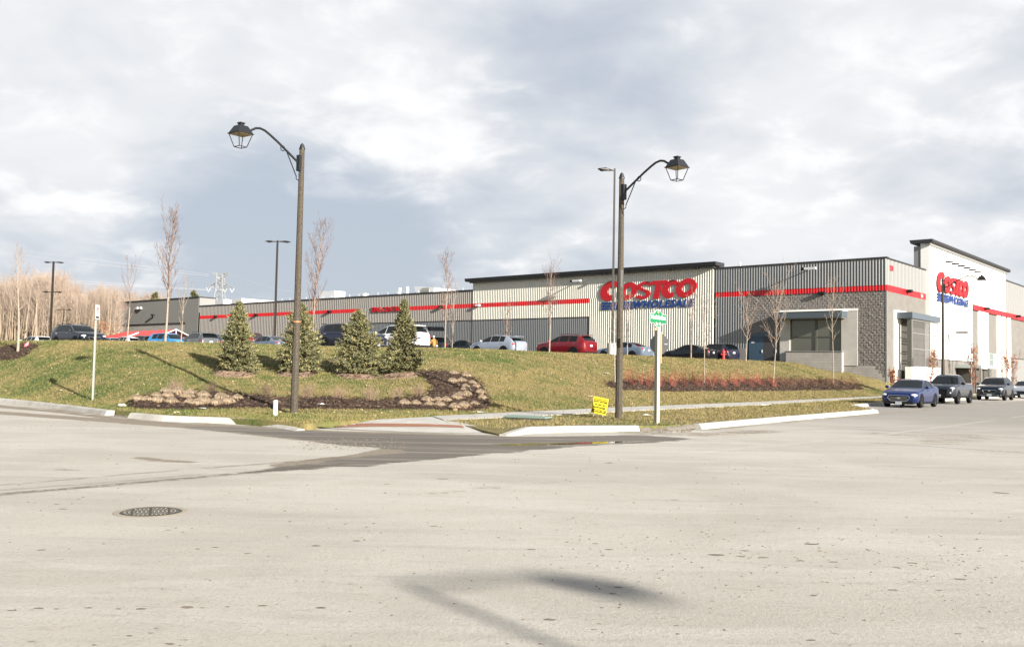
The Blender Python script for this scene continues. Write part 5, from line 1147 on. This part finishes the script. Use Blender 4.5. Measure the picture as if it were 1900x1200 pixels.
P_blue = paint('blue_paint', (0.006, 0.020, 0.105)); P_grey = paint('slate_paint', (0.024, 0.030, 0.043)); P_dark = paint('dark_paint', (0.007, 0.010, 0.016)); P_silver = paint('silver_paint', (0.33, 0.37, 0.43), .4); P_navy = paint('navy_paint', (0.010, 0.012, 0.032)); P_white = paint('white_paint', (0.66, 0.67, 0.68), 0.0)
P_red = paint('red_paint', (0.19, 0.005, 0.010)); P_bgrey = paint('bluegrey_paint', (0.15, 0.19, 0.25)); P_black = paint('black_paint', (0.008, 0.008, 0.010)); P_sky = paint('bright_blue_paint', (0.01, 0.24, 0.55), .1); P_mid = paint('mid_grey_paint', (0.085, 0.09, 0.10)); P_teal = paint('grey_teal_paint', (0.06, 0.08, 0.085))
HD = math.atan2(-DIRX.y, -DIRX.x)
def street_car(kind, px, py, label, colour, **k):
    w_ = G(px, py, 0); p = PROF[kind]; c_ = w_+NRMX*(p['W']/2-.1)+DIRX*(p['wb'][0]*p['L'])
    return car(kind, 'parked_car' if kind != 'pickup' else 'parked_pickup', label, 'car' if kind != 'pickup' else 'pickup truck', (c_.x, c_.y, 0.006), HD, colour, group='cars parked along the street', **k)
street_car('sedan', 1707, 756.5, 'blue sedan, first of the row parked along the street kerb', P_blue, front='hex')
street_car('pickup', 1776, 749.5, 'slate grey pickup truck parked behind the blue sedan', P_grey, front='truck')
street_car('suv', 1863.5, 743, 'dark suv parked along the street behind the grey pickup', P_dark, front='cascade', rail=False)
street_car('sedan', 1921, 739, 'silver car cut by the right edge behind the dark street suv', P_silver, front='plain')
# --- parking lot
H_L = math.atan2(0.652, -0.758); H_R = math.atan2(-0.652, 0.758)      # noses to the left / to the right
def lot_car(kind, px, roof, h, label, colour, hd, Y=None, name='lot_car', **k):
    Yc = Y or (LOT-EYE.z+h)*FPX/(HORIZON(px)-roof); q = at(px, HORIZON(px), Yc)
    return car(kind, name, label, 'car' if kind != 'pickup' else 'pickup truck', (q.x, q.y, LOT-.06), hd, colour, group='cars in the parking lot', H=h, **k)
lot_car('pickup', -52, 596, 1.82, 'black pickup truck nose at the left edge of the picture', P_black, H_R-.15, front='truck', Y=62)
lot_car('suv', 62, 623, 1.65, 'low white car behind the bare tree at far left', P_white, H_L+.1)
lot_car('suv', 143, 600.5, 1.64, 'dark blue black suv behind the parking sign', P_dark, H_R+.05, rail=True, front='cascade')
lot_car('sedan', 212, 625.5, 1.45, 'pale silver car just right of the parking sign', P_silver, H_R)
lot_car('hatch', 234, 623.5, 1.55, 'white car under the left end of the red canopy', P_white, H_L)
lot_car('suv', 262, 622, 1.65, 'dark car below the red canopy', P_dark, H_L)
lot_car('suv', 315, 617, 1.66, 'bright sky blue car below the white gable of the canopy', P_sky, H_R+.1)
lot_car('sedan', 335, 624, 1.46, 'dark teal sedan in front of the bright blue car', P_teal, H_R+.1)
lot_car('suv', 368, 616, 1.70, 'mid grey suv just right of the red canopy', P_mid, H_L-.1, rail=True)
lot_car('suv', 398, 619, 1.62, 'grey suv left of the first spruce', P_teal, H_L)
lot_car('suv', 467, 615, 1.95, 'red suv roof showing behind the silver grey sedan', P_red, R(82), Y=84)
lot_car('sedan', 498, 622.5, 1.45, 'silver grey sedan between the first two spruces', P_bgrey, H_L)
lot_car('suv', 650, 598, 1.68, 'navy black suv between the lamp post and the third spruce', P_navy, H_R+.08, front='cascade')
lot_car('suv', 734, 602, 1.70, 'white suv behind the two right spruces', P_white, H_L, rail=True)
tg = lot_car('suv', 815, 622, 1.66, 'black suv with raised tailgate by the person in tan', P_black, math.atan2(0.93, 0.05), Y=78)
tg2 = MB().box(-2.95, -1.75, -.68, .68, 0, .06).build('open_tailgate', P_black, tg); tg2.location = (-.35, 0, 1.72); tg2.rotation_euler = (0, R(12), 0)
lot_car('pickup', 858, 628, 1.62, 'black pickup truck right of the person in tan', P_black, H_L+.5, Y=84)
lot_car('hatch', 924, 621, 1.49, 'pale silver blue hatchback left of the red suv', P_silver, H_L)
lot_car('suv', 1050, 620, 1.70, 'dark red suv parked before the cream sign wall', P_red, H_L, rail=True)
lot_car('sedan', 1158, 633.5, 1.46, 'blue grey sedan behind the right lamp posts', P_bgrey, H_L)
lot_car('sedan', 1278, 638.5, 1.46, 'black sedan below the word wholesale', P_black, H_L)
lot_car('suv', 1325, 637, 1.66, 'black suv behind the red hydrant', P_navy, H_L-.25)
# ================================================================ PLANTS
def bark(name, a, b): return mat(name, a, 0.9, noise=(14, .2, b))
def island_mat(name, cols, rough=0.85):
    g = NT(name, rough); geo = g.new('ShaderNodeNewGeometry'); r0 = geo.outputs['Random Per Island']; c = g.mix(g.ramp(r0, 0.0, 0.5), cols[0], cols[1])
    if len(cols) > 2: c = g.mix(g.ramp(r0, 0.5, 1.0), c, cols[2])
    g.color(c); return g.m
M_barkpale = bark('pale_bark', (0.34, 0.29, 0.23), (0.20, 0.165, 0.13)); M_barkred = bark('red_brown_bark', (0.20, 0.115, 0.085), (0.33, 0.26, 0.21)); M_twigpale = bark('pale_twig', (0.36, 0.285, 0.22), (0.25, 0.175, 0.13)); M_twigred = bark('reddish_twig', (0.15, 0.08, 0.058), (0.24, 0.165, 0.125))
def grow(seed, H, spread, clear=0.28, n1=34, up=0.8, r0=0.06, twig=0.008, nsec=6, wob=0.02, lean=(0, 0), nmin=3, lenf=None):
    g = random.Random(seed); tr = MB(); cr = MB(); pts = []; n = 12
    ph = g.random()*6
    for i in range(n+1):
        t = i/n; pts.append(Vector((lean[0]*t+wob*H*math.sin(t*5+ph)*t, lean[1]*t+wob*H*math.cos(t*4+ph)*t, H*t)))
    rad = [r0*(1-.88*(i/n)**.8) for i in range(n+1)]; tr.tube([pts[0]-Vector((0, 0, .3))]+pts, [r0*1.15]+rad, 7)
    def at_(t):
        f = t*n; i = min(int(f), n-1); return pts[i].lerp(pts[i+1], f-i)
    az = g.random()*6
    for k in range(n1):
        t = clear+(0.97-clear)*((k+g.random()*.6)/n1); p0 = at_(t); az += 2.4+g.uniform(-.4, .4)
        q = (t-clear)/(1-clear); ln = spread*(lenf(q) if lenf else (math.sin(PI*min(1, q*.85+.18))**.7))*g.uniform(.75, 1.15)
        el = up+(1.35-up)*q*.8+g.uniform(-.12, .12); d = Vector((math.cos(az)*math.cos(el), math.sin(az)*math.cos(el), math.sin(el)))
        L_ = ln/max(math.cos(el), .35); rb = max(twig*1.3, r0*(1-t)*.42+twig*.9); P_ = [p0]; m_ = 6
        for s in range(m_):
            d = (d+Vector((g.uniform(-.18, .18), g.uniform(-.18, .18), .10+g.uniform(-.08, .10)))).normalized(); P_.append(P_[-1]+d*L_/m_)
        cr.tube(P_, [rb*(1-.75*i/m_) for i in range(m_+1)], 4, cap=False)
        for s in range(nsec):
            f = g.uniform(.2, .95)*m_; i = min(int(f), m_-1); b0 = P_[i].lerp(P_[i+1], f-i); dd = ((P_[i+1]-P_[i]).normalized()+Vector((g.uniform(-.8, .8), g.uniform(-.8, .8), g.uniform(-.1, .6)))).normalized()
            l2 = L_*g.uniform(.18, .42); Q = [b0, b0+dd*l2*.5, b0+(dd+Vector((g.uniform(-.2, .2), g.uniform(-.2, .2), .25))).normalized()*l2]
            cr.tube(Q, [twig*.8, twig*.6, twig*.4], nmin, cap=False)
            for u in range(2):
                b1_ = Q[1].lerp(Q[2], g.random()); d3 = (dd+Vector((g.uniform(-.8, .8), g.uniform(-.8, .8), g.uniform(-.1, .5)))).normalized(); cr.tube([b1_, b1_+d3*l2*.45], [twig*.55, twig*.35], 3, cap=False)
    return tr, cr
def bare_tree(px, py, top, spread_px, label, seed, tm=None, tw=None, depth=None, group='young bare trees', **k):
    if depth: b = at(px, py, depth); b.z = zat(b.x, b.y, LOT-.08)
    else: b = hit(px, py)
    tp = at(top[0], top[1], b.y); H = tp.z-b.z; s = spread_px/FPX*b.y
    tr, cr = grow(seed, H, s, lean=(tp.x-b.x, 0), **k)
    t = empty('bare_tree', b, 0, label, 'tree', group); tr.build('trunk', tm or M_barkpale, t, smooth='all', fixn=False); cr.build('crown', tw or M_twigpale, t, smooth='all', fixn=False); return t
bare_tree(33, 655, (38, 474), 24, 'pale bare tree in the left mulch bed at far left', 1, clear=.42, n1=14, up=.75, r0=.075, nsec=6)
bare_tree(236, 634, (243, 490), 26, 'thin bare tree before the grey wall block, left of the tall one', 2, M_barkpale, M_twigred, depth=51, clear=.30, n1=10, up=.8, r0=.05, nsec=4)
bare_tree(306, 633, (325, 393), 27, 'tallest bare reddish tree on the left crest, reaching above the woods', 3, M_barkpale, M_twigred, depth=49, clear=.30, n1=34, up=1.0, r0=.075, nsec=6, twig=.010)
bare_tree(335, 634, (346, 520), 20, 'faint slim bare tree right of the tallest left tree', 4, depth=51, clear=.28, n1=10, up=.85, r0=.04, nsec=4)
bare_tree(580, 641, (593, 412), 27, 'bare reddish tree just right of the big lamp post', 5, M_barkred, M_twigred, depth=52, clear=.25, n1=36, up=1.05, r0=.06, nsec=6, twig=.009)
bare_tree(826, 645, (828, 468), 17, 'slim upright bare tree above the person in tan', 6, M_barkpale, M_twigred, depth=54, clear=.26, n1=22, up=1.15, r0=.045, nsec=6, twig=.009)
bare_tree(838, 645, (846, 520), 14, 'pale slanting bare sapling right of the person in tan', 7, depth=64, clear=.15, n1=14, up=.9, r0=.04, nsec=4)
bare_tree(1019, 652, (1024, 500), 24, 'bare tree before the left part of the red suv', 8, M_barkpale, M_twigred, depth=55, clear=.30, n1=20, up=1.0, r0=.05, nsec=6)
bare_tree(940, 648, (942, 566), 14, 'small bare tree standing behind the silver hatchback', 9, M_barkpale, M_twigred, depth=74, clear=.28, n1=15, up=1.0, r0=.05, nsec=5, twig=.011)
bare_tree(1164, 655, (1167, 540), 13, 'slim bare tree between the lamp post and street sign', 10, depth=60, clear=.15, n1=18, up=1.0, r0=.04, nsec=5)
bare_tree(1141, 711, (1139, 560), 18, 'bare pale tree hidden half behind the right lamp post', 11, clear=.40, n1=12, up=.7, r0=.035, nsec=4, twig=.007)
bare_tree(1282, 664, (1284, 545), 15, 'bare tan trunked tree in front of the black sedan', 12, M_barkred, M_twigpale, depth=66, clear=.40, n1=14, up=.95, r0=.06, nsec=5, twig=.009)
bare_tree(1306, 714, (1309, 560), 34, 'pale bare tree with wide low branches in the red shrub bed', 13, clear=.42, n1=12, up=.55, r0=.042, nsec=5, twig=.008)
bare_tree(1384, 669, (1388, 560), 24, 'bare tree left of the blue doors', 14, depth=70, clear=.32, n1=15, up=.8, r0=.055, nsec=6, twig=.010)
bare_tree(1435, 712, (1443, 550), 44, 'wide bare pale tree in front of the blue doors', 15, clear=.38, n1=16, up=.62, r0=.048, nsec=7, twig=.010)
bare_tree(1546, 711, (1546, 530), 30, 'bare tree in front of the store entrance window', 16, clear=.42, n1=12, up=.75, r0=.05, nsec=6, twig=.009)
bare_tree(-60, 655, (-56, 470), 24, 'bare tree just outside the left edge', 17, clear=.42, n1=10, r0=.07, depth=52)

# --- woodland beyond the parking lot: single trees, then the thicket that fills it
M_wood = bark('wood_trunk', (0.42, 0.355, 0.265), (0.22, 0.175, 0.125)); M_woodtw = bark('wood_twigs', (0.44, 0.35, 0.28), (0.30, 0.23, 0.18))
protos = []
for s in range(6):
    tr, cr = grow(50+s, 16.0, 3.0, clear=.36, n1=40, up=.55, r0=.17, twig=.020, nsec=13, wob=.012, nmin=3)
    t = empty('woodland_tree', (0, 0, 0), 0, 'tall pale bare tree among the woodland behind the parking lot', 'tree', 'woodland trees'); tr.build('trunk', M_wood, t, smooth='all', fixn=False); cr.build('crown', M_woodtw, t, smooth='all', fixn=False); protos.append(t)
g = random.Random(5); first = [True]*6
for i in range(150):
    Yd = g.uniform(138, 190); px = g.uniform(-70, 214) if i > 10 else g.uniform(60, 115)
    if i > 128: px = g.uniform(222, 345); Yd = g.uniform(290, 320)
    k = i % 6; o = protos[k] if first[k] else copy_tree(protos[k]); first[k] = False
    q = at(px, HORIZON(px), Yd); topy = np.interp(px, [-70, 0, 60, 90, 118, 150, 200, 240, 300, 345], [512, 510, 504, 490, 503, 534, 520, 522, 540, 552])+g.uniform(-4, 30)
    if i <= 10: topy += g.uniform(-8, 10)
    ht = (at(px, topy, Yd).z-1.0)*.86; o.location = (q.x, q.y, 1.0); sc = ht/16.0; o.scale = (sc*1.1, sc*1.1, sc); o.rotation_euler = (0, 0, g.random()*6.28)
def thicket():
    gg = np.random.default_rng(9); n = 46000; Yd = gg.uniform(146, 200, n); px = gg.uniform(-110, 216, n); X_ = (px-950)/FPX*Yd
    hmax = np.interp(px, [-110, 0, 60, 90, 118, 150, 200, 240, 300, 420], [12, 12, 12, 13, 12.3, 10.5, 11.5, 11.5, 10, 9]); z = 1.0+hmax*gg.random(n)**.75*0.97
    ln = gg.uniform(.5, 2.0, n); az = gg.random(n)*2*PI; el = gg.uniform(.5, 1.5, n); d = np.c_[np.cos(az)*np.cos(el), np.sin(az)*np.cos(el), np.sin(el)]
    P0 = np.c_[X_, Yd, z]; P1 = P0+d*ln[:, None]; w_ = gg.uniform(.015, .045, n)[:, None]; side = np.c_[np.ones(n), gg.uniform(-.5, .5, n), np.zeros(n)]*w_
    V = np.stack([P0-side, P0+side, P1], 1).reshape(-1, 3)
    # slim stems
    m = 1800; Y2 = gg.uniform(133, 185, m); p2 = gg.uniform(-110, 216, m); X2 = (p2-950)/FPX*Y2; h2 = gg.uniform(6, 13, m); ww = gg.uniform(.04, .12, m); b = np.c_[X2, Y2, np.full(m, .8)]; tp = b+np.c_[gg.normal(0, .6, m), gg.normal(0, .6, m), h2]; sd_ = np.c_[ww, ww*0, ww*0]
    V2 = np.stack([b-sd_, b+sd_, tp], 1).reshape(-1, 3); V = np.r_[V, V2]
    o = fastmesh('thicket', V, np.arange(len(V)).reshape(-1, 3), island_mat('thicket_twigs', [(0.42, 0.335, 0.25), (0.26, 0.20, 0.14), (0.09, 0.068, 0.045)])); tag(o, 'dense mass of beige leafless twigs filling the far woodland', 'woodland', kind='stuff')
thicket()
m = MB(); m.add([(-420, 128, 1.0), (-40, 128, 1.0), (-20, 330, 1.6), (-420, 330, 1.6)], [(0, 1, 2, 3)]); tag(m.build('woodland_floor', mat('leaf_litter', (0.17, 0.12, 0.07), .95, noise=(.4, .2, (0.25, .18, .11)))), kind='structure')
def russet(px, py, Yd, s, label):
    q = at(px, py, Yd); gg = np.random.default_rng(int(px)); n = 700; c_ = np.c_[gg.normal(0, s*.45, n), gg.normal(0, s*.45, n), gg.uniform(0, s*2.2, n)]; V = []
    a = gg.normal(0, .12, (n, 3)); b = gg.normal(0, .12, (n, 3)); V = np.stack([c_, c_+a, c_+b], 1).reshape(-1, 3)
    t = empty('russet_shrub', (q.x, q.y, q.z-s*1.6), 0, label, 'shrub'); fastmesh('foliage', V, np.arange(len(V)).reshape(-1, 3), island_mat('russet_leaf', [(0.30, 0.13, 0.06), (0.20, 0.09, 0.04), (0.36, 0.2, 0.1)]), t); MB().tube([(0, 0, -1), (0, 0, s*1.5)], .05, 4).build('stem', M_barkred, t)
russet(190, 612, 128, 1.7, 'russet leaved shrub at the foot of the woods by the parking sign')

# --- evergreens
M_needle = island_mat('spruce_needles', [(0.040, 0.055, 0.032), (0.150, 0.155, 0.070), (0.38, 0.32, 0.15)]); M_needle2 = island_mat('dark_needles', [(0.03, 0.045, 0.015), (0.09, 0.09, 0.03), (0.16, 0.13, 0.05)])
def spruce(b, H, Rm, seed, label, name='spruce', m_=None, nb=560, blade=.10, parts=14, group='young spruces on the bank'):
    g = np.random.default_rng(seed); t = empty(name, b, 0, label, 'spruce', group); MB().tube([(0, 0, -.3), (0, 0, H*.55), (0, 0, H*.99)], [H*.018, H*.010, .006], 7).build('trunk', M_barkred, t)
    V = []; br = MB()
    for k in range(nb):
        f = (k+g.random())/nb; f = f**1.25; z = H*(0.035+.955*f); q = 1-f
        Rz = Rm*(min(1.0, .62+f*3.6) if f < .10 else 1)*(q**.80)*1.12*(1.0+.10*math.sin(f*26+seed))
        az = g.random()*2*PI; Rz = Rz*g.uniform(.66, 1.15)*(1+.16*math.sin(2*az+seed*1.7+z*1.3)+.10*math.sin(3*az-z*2.1+seed))*.96+.03; rise = -.10+.75*f+g.normal(0, .09)
        d = np.array([math.cos(az), math.sin(az), rise]); d /= np.linalg.norm(d); e = np.array([-math.sin(az), math.cos(az), 0])
        tip = np.array([0, 0, z])+d*Rz; 
        if k % 3 == 0: br.tube([(0, 0, z), tuple(np.array([0, 0, z])+d*Rz*.5+np.array([0, 0, -.02])), tuple(tip)], [.012, .008, .004], 3, cap=False)
        npn = max(3, int(parts*Rz/Rm))
        for j in range(npn):
            u = (j+.8)/npn; u = .30+.70*u; c_ = np.array([0, 0, z])+d*Rz*u+e*g.normal(0, .10*Rz*(1.15-u)+.01)+np.array([0, 0, .05*u*u])
            for s in range(6):
                dv = d*.8+g.normal(0, .62, 3)+np.array([0, 0, .18]); dv /= np.linalg.norm(dv); ln = blade*g.uniform(.7, 1.5); wv = np.cross(dv, g.normal(0, 1, 3)); wv /= np.linalg.norm(wv)+1e-6; wv *= blade*.20
                V += [c_-wv, c_+wv, c_+dv*ln]
    V = np.array(V); fastmesh('foliage', V, np.arange(len(V)).reshape(-1, 3), m_ or M_needle, t); br.build('branch', M_barkred, t, fixn=False); return t
for i, (px, py, tx, ty, wd, lb) in enumerate([(440, 691, 438, 563, 80, 'leftmost of the four spruces, tall and narrow tipped'), (555, 692, 543, 566, 92, 'second spruce from the left, partly behind the lamp post'), (663, 696, 659, 577, 90, 'third spruce from the left, broad and pale green'), (747, 693, 750, 558, 70, 'rightmost and narrowest of the four spruces')]):
    b = hit(px, py); tp = at(tx, ty, b.y); sp_ = spruce(b, tp.z-b.z, wd/2/FPX*b.y, 20+i, lb)
    BR = b+Vector((0, -.25, 0)); pts = []
    for k in range(18):
        a = 2*PI*k/18; x, y = BR.x+.86*math.cos(a)*rnd.uniform(.85, 1.1), BR.y-.25+.75*math.sin(a)*rnd.uniform(.85, 1.1); pts.append(Vector((x, y, 0)))
    o = bed(pts, 'mulch_ring', h=.10, step=.10); o.data.materials[0] = bpy.data.materials.get('ring_mulch') or mat('ring_mulch', (0.16, 0.095, 0.062), .95, noise=(12, .2, (0.27, .19, .13)))
for px, ty, Yd, lb in ((286, 543, 175, 'small evergreen peeping over the left end of the grey wall'), (357, 540, 172, 'small evergreen above the right end of the grey wall')):
    q = at(px, 600, Yd); spruce(Vector((q.x, q.y, 2)), at(px, ty, Yd).z-2, 3.4, px, lb, 'distant_evergreen', M_needle2, nb=150, blade=.5, parts=8, group='evergreens behind the store')

# --- clumps of dry ornamental grass
M_straw = island_mat('straw', [(0.42, 0.30, 0.18), (0.62, 0.46, 0.30), (0.80, 0.63, 0.44)])
def clump_mesh(seed, n=420, h=.29, r=.215):
    g = np.random.default_rng(seed); az = g.random(n)*2*PI; lean = np.sqrt(g.random(n)); hh = h*g.uniform(.88, 1.06, n)*np.sqrt(1.02-.55*lean**2); rr = r*lean*g.uniform(.85, 1.12, n)
    b = np.c_[np.cos(az)*.11*lean, np.sin(az)*.11*lean, np.full(n, -.02)]; mid = b+np.c_[np.cos(az)*rr*.40, np.sin(az)*rr*.40, hh*.98]; tip = b+np.c_[np.cos(az)*rr*.95, np.sin(az)*rr*.95, hh*(1.02-.62*lean)]
    w_ = np.c_[-np.sin(az), np.cos(az), np.zeros(n)]*.008; V = np.stack([b-w_, b+w_, mid+w_, mid-w_, mid+w_, tip, mid-w_], 1)
    verts = V.reshape(-1, 3); i0 = np.arange(n)*7; F = np.concatenate([np.stack([i0, i0+1, i0+2], 1), np.stack([i0, i0+2, i0+3], 1), np.stack([i0+3, i0+2, i0+5], 1)])
    return verts, F
cl = []
for s in range(4):
    v, f = clump_mesh(s); o = fastmesh('grass_clump', v, f, M_straw); cl.append(o)
CL = [(254, 745), (272, 745), (290, 737), (293, 748), (308, 730), (311, 738.5), (318, 750), (330, 733), (348, 740), (353, 750), (353, 733), (377, 738.5), (377, 750), (399, 752.5), (409.6, 739), (411, 744), (422, 751), (440, 742), (364, 753),
    (750.5, 752), (771.6, 752), (792.6, 746), (797, 753), (812.6, 745), (816, 755), (828, 746), (843, 759), (861, 757), (881, 752), (847, 742), (855, 736), (866, 735), (864, 725), (864, 720), (857, 709), (840, 710.5), (842, 695), (866, 700), (884, 719), (891.6, 731.5), (895, 741), (876, 712)]
used = [False]*4
for i, (px, py) in enumerate(CL):
    k = i % 4; o = cl[k] if not used[k] else cl[k].copy()
    if used[k]: col.objects.link(o)
    used[k] = True; p = hit(px, py+2.5); o.location = p+Vector((0, 0, .03)); s = rnd.uniform(.78, 1.05)*(1.0 if px < 500 else .92); o.scale = (s, s, s*rnd.uniform(.85, 1.1)); o.rotation_euler = (0, 0, rnd.random()*6)
    tag(o, 'rounded clump of dry straw coloured grass in the left end of the mulch bed' if px < 500 else 'rounded clump of dry straw coloured grass in the right curve of the mulch bed', 'ornamental grass', 'dry grass clumps left' if px < 500 else 'dry grass clumps right')
# --- wispy and red stemmed shrubs
def shrub_mesh(name, seed, n, h, spread, r, m_, leaf=None, nleaf=0):
    g = random.Random(seed); mm = MB()
    tips = []
    for k in range(n):
        az = g.random()*2*PI; ln = g.random(); x, y = math.cos(az)*spread*ln, math.sin(az)*spread*ln; hh = h*g.uniform(.6, 1.1)*(1-.25*ln); b = Vector((x*.35, y*.35, -.05)); q = [b, b+Vector((x*.3, y*.3, hh*.45)), b+Vector((x*.85+g.uniform(-.06, .06), y*.85+g.uniform(-.06, .06), hh))]
        mm.tube(q, [r, r*.8, r*.45], 3, cap=False); tips.append(q[2])
        for u in range(2):
            p = q[1].lerp(q[2], g.random()); e = p+Vector((g.uniform(-.14, .14), g.uniform(-.14, .14), g.uniform(.08, .24))); mm.tube([p, e], [r*.6, r*.35], 3, cap=False); tips.append(e)
    return mm, tips
def place_shrubs(kind, proto_objs, spots, label_fn, group):
    us = [False]*len(proto_objs)
    for i, (px, py, s) in enumerate(spots):
        k = i % len(proto_objs); o = proto_objs[k] if not us[k] else copy_tree(proto_objs[k]); us[k] = True; o.location = hit(px, py); o.rotation_euler = (0, 0, rnd.random()*6); o.scale = (s, s, s); tag(o, label_fn(px, py), 'shrub', group)
M_brst = island_mat('brown_stem', [(0.14, 0.085, 0.06), (0.22, 0.15, 0.11)]); M_rdst = island_mat('red_stem', [(0.20, 0.035, 0.028), (0.30, 0.07, 0.05), (0.26, 0.12, 0.08)]); M_dkst = island_mat('dark_red_stem', [(0.11, 0.045, 0.030), (0.17, 0.085, 0.05), (0.20, .13, .08)]); M_grlf = island_mat('shrub_leaf', [(0.09, 0.09, 0.03), (0.16, 0.15, 0.06), (0.28, 0.20, 0.11)])
wp_ = []
for s in range(2): mm, _ = shrub_mesh('wispy', s, 70, .5, .32, .0035, None); t = empty('wispy_shrub', (0, 0, 0)); mm.build('stem', M_brst, t, fixn=False); wp_.append(t)
place_shrubs('w', wp_, [(325, 731, 1.1), (494, 738, 1), (570, 741, 1.1), (630, 743, 1), (686, 745, 1.2), (737, 742, .9), (776, 737, 1), (392, 730, .8)], lambda a, b: 'small wispy brown leafless shrub along the upper edge of the mulch bed', 'wispy brown shrubs')
rd = []; br_ = []
for s in range(4):
    for lst, m_, hh in ((rd, M_rdst, .95), (br_, M_dkst, .62)):
        mm, tips = shrub_mesh('red', 10+s, 20, hh, .42, .0050, None); t = empty('red_stem_shrub' if lst is rd else 'brown_shrub', (0, 0, 0)); mm.build('stem', m_, t, fixn=False); lm = MB()
        for p in tips:
            if rnd.random() < (.38 if lst is rd else .8):
                a = Vector((rnd.uniform(-1, 1), rnd.uniform(-1, 1), rnd.uniform(-.3, 1)))*.035; b = Vector((rnd.uniform(-1, 1), rnd.uniform(-1, 1), rnd.uniform(-1, 1)))*.03; lm.add([p, p+a+b, p+a*2, p+a-b], [(0, 1, 2, 3)])
        lm.build('foliage', M_grlf if lst is rd else M_dkst, t, fixn=False); lst.append(t)
sp1 = [(px+rnd.uniform(-3, 3), 711+(i % 3)*4.2+rnd.uniform(-1, 1), rnd.uniform(.8, 1.1)) for i, px in enumerate(np.linspace(1162, 1440, 36))]
sp2 = [(px+rnd.uniform(-3, 3), 710+(i % 3)*4.5+rnd.uniform(-1, 1), rnd.uniform(.75, 1.15)) for i, px in enumerate(np.linspace(1446, 1592, 24))]
place_shrubs('r', rd, sp1, lambda a, b: 'red stemmed leafless shrub in the row along the right mulch bed', 'red stemmed shrubs'); place_shrubs('b', br_, sp2, lambda a, b: 'low dark brown shrub at the right end of the long mulch bed', 'low brown shrubs')
# --- shrubs with autumn leaves by the side wall
M_aut = island_mat('autumn_leaf', [(0.30, 0.045, 0.025), (0.42, 0.12, 0.05), (0.30, 0.20, 0.06)])
for i, (px, pt, Yd, s, lb) in enumerate([(1727, 655, 74, .55, 'leaning autumn shrub with red leaves between the blue car and pickup'), (1811, 651, 84, .75, 'orange leaved young tree behind the grey pickup'), (1868, 664, 90, .6, 'orange leaved young tree above the dark street suv'), (1884, 672, 92, .7, 'small reddish shrub near the right edge by the side wall'), (1660, 690, 71, .35, 'small sparse red leaved shrub at the foot of the store corner')]):
    q = at(px-4, 700, Yd); q.z = .3; H = at(px, pt, Yd).z-q.z; tr, cr = grow(200+i, H, s, clear=.12, n1=22, up=1.0, r0=.04, nsec=4, lean=(.5 if i == 0 else 0, 0)); t = empty('autumn_tree', q, 0, lb, 'tree'); tr.build('trunk', M_barkred, t, fixn=False); cr.build('crown', M_twigred, t, fixn=False)
    lm = MB(); g = random.Random(i); tipv = [Vector(v) for v in cr.v]
    for _ in range(480):
        p = g.choice(tipv); a = Vector((g.uniform(-1, 1), g.uniform(-1, 1), g.uniform(-1, .4)))*.07; b = Vector((g.uniform(-1, 1), g.uniform(-1, 1), g.uniform(-1, 1)))*.05; lm.add([p, p+a+b, p+a*1.8, p+a-b], [(0, 1, 2, 3)])
    lm.build('foliage', M_aut, t, fixn=False)
# a few leaves left on the young trees
# --- chips of bark on the beds
def chips():
    g = np.random.default_rng(4); out = []
    for b in BEDS:
        lo, hi = b.min(0), b.max(0); ar = (hi-lo).prod(); n = int(ar*170); q = lo+(hi-lo)*g.random((n, 2)); q = q[sdist(q, [tuple(x) for x in b]) > -.08]
        for x, y in q: out.append((x, y, zat(x, y)+.085+g.uniform(-.02, .05)))
    P_ = np.array(out); n = len(P_); a = g.normal(0, 1, (n, 3))*[.026, .026, .010]; b_ = g.normal(0, 1, (n, 3))*[.011, .011, .008]
    V = np.stack([P_-a-b_, P_+a-b_, P_+a+b_, P_-a+b_], 1).reshape(-1, 3); o = fastmesh('bark_chips', V, np.arange(4*n).reshape(-1, 4), island_mat('bark_chip', [(0.022, 0.013, 0.009), (0.060, 0.034, 0.022), (0.15, 0.10, 0.068)])); tag(o, 'loose dark and pale bark chips covering the mulch beds', 'bark mulch', kind='stuff')
chips()
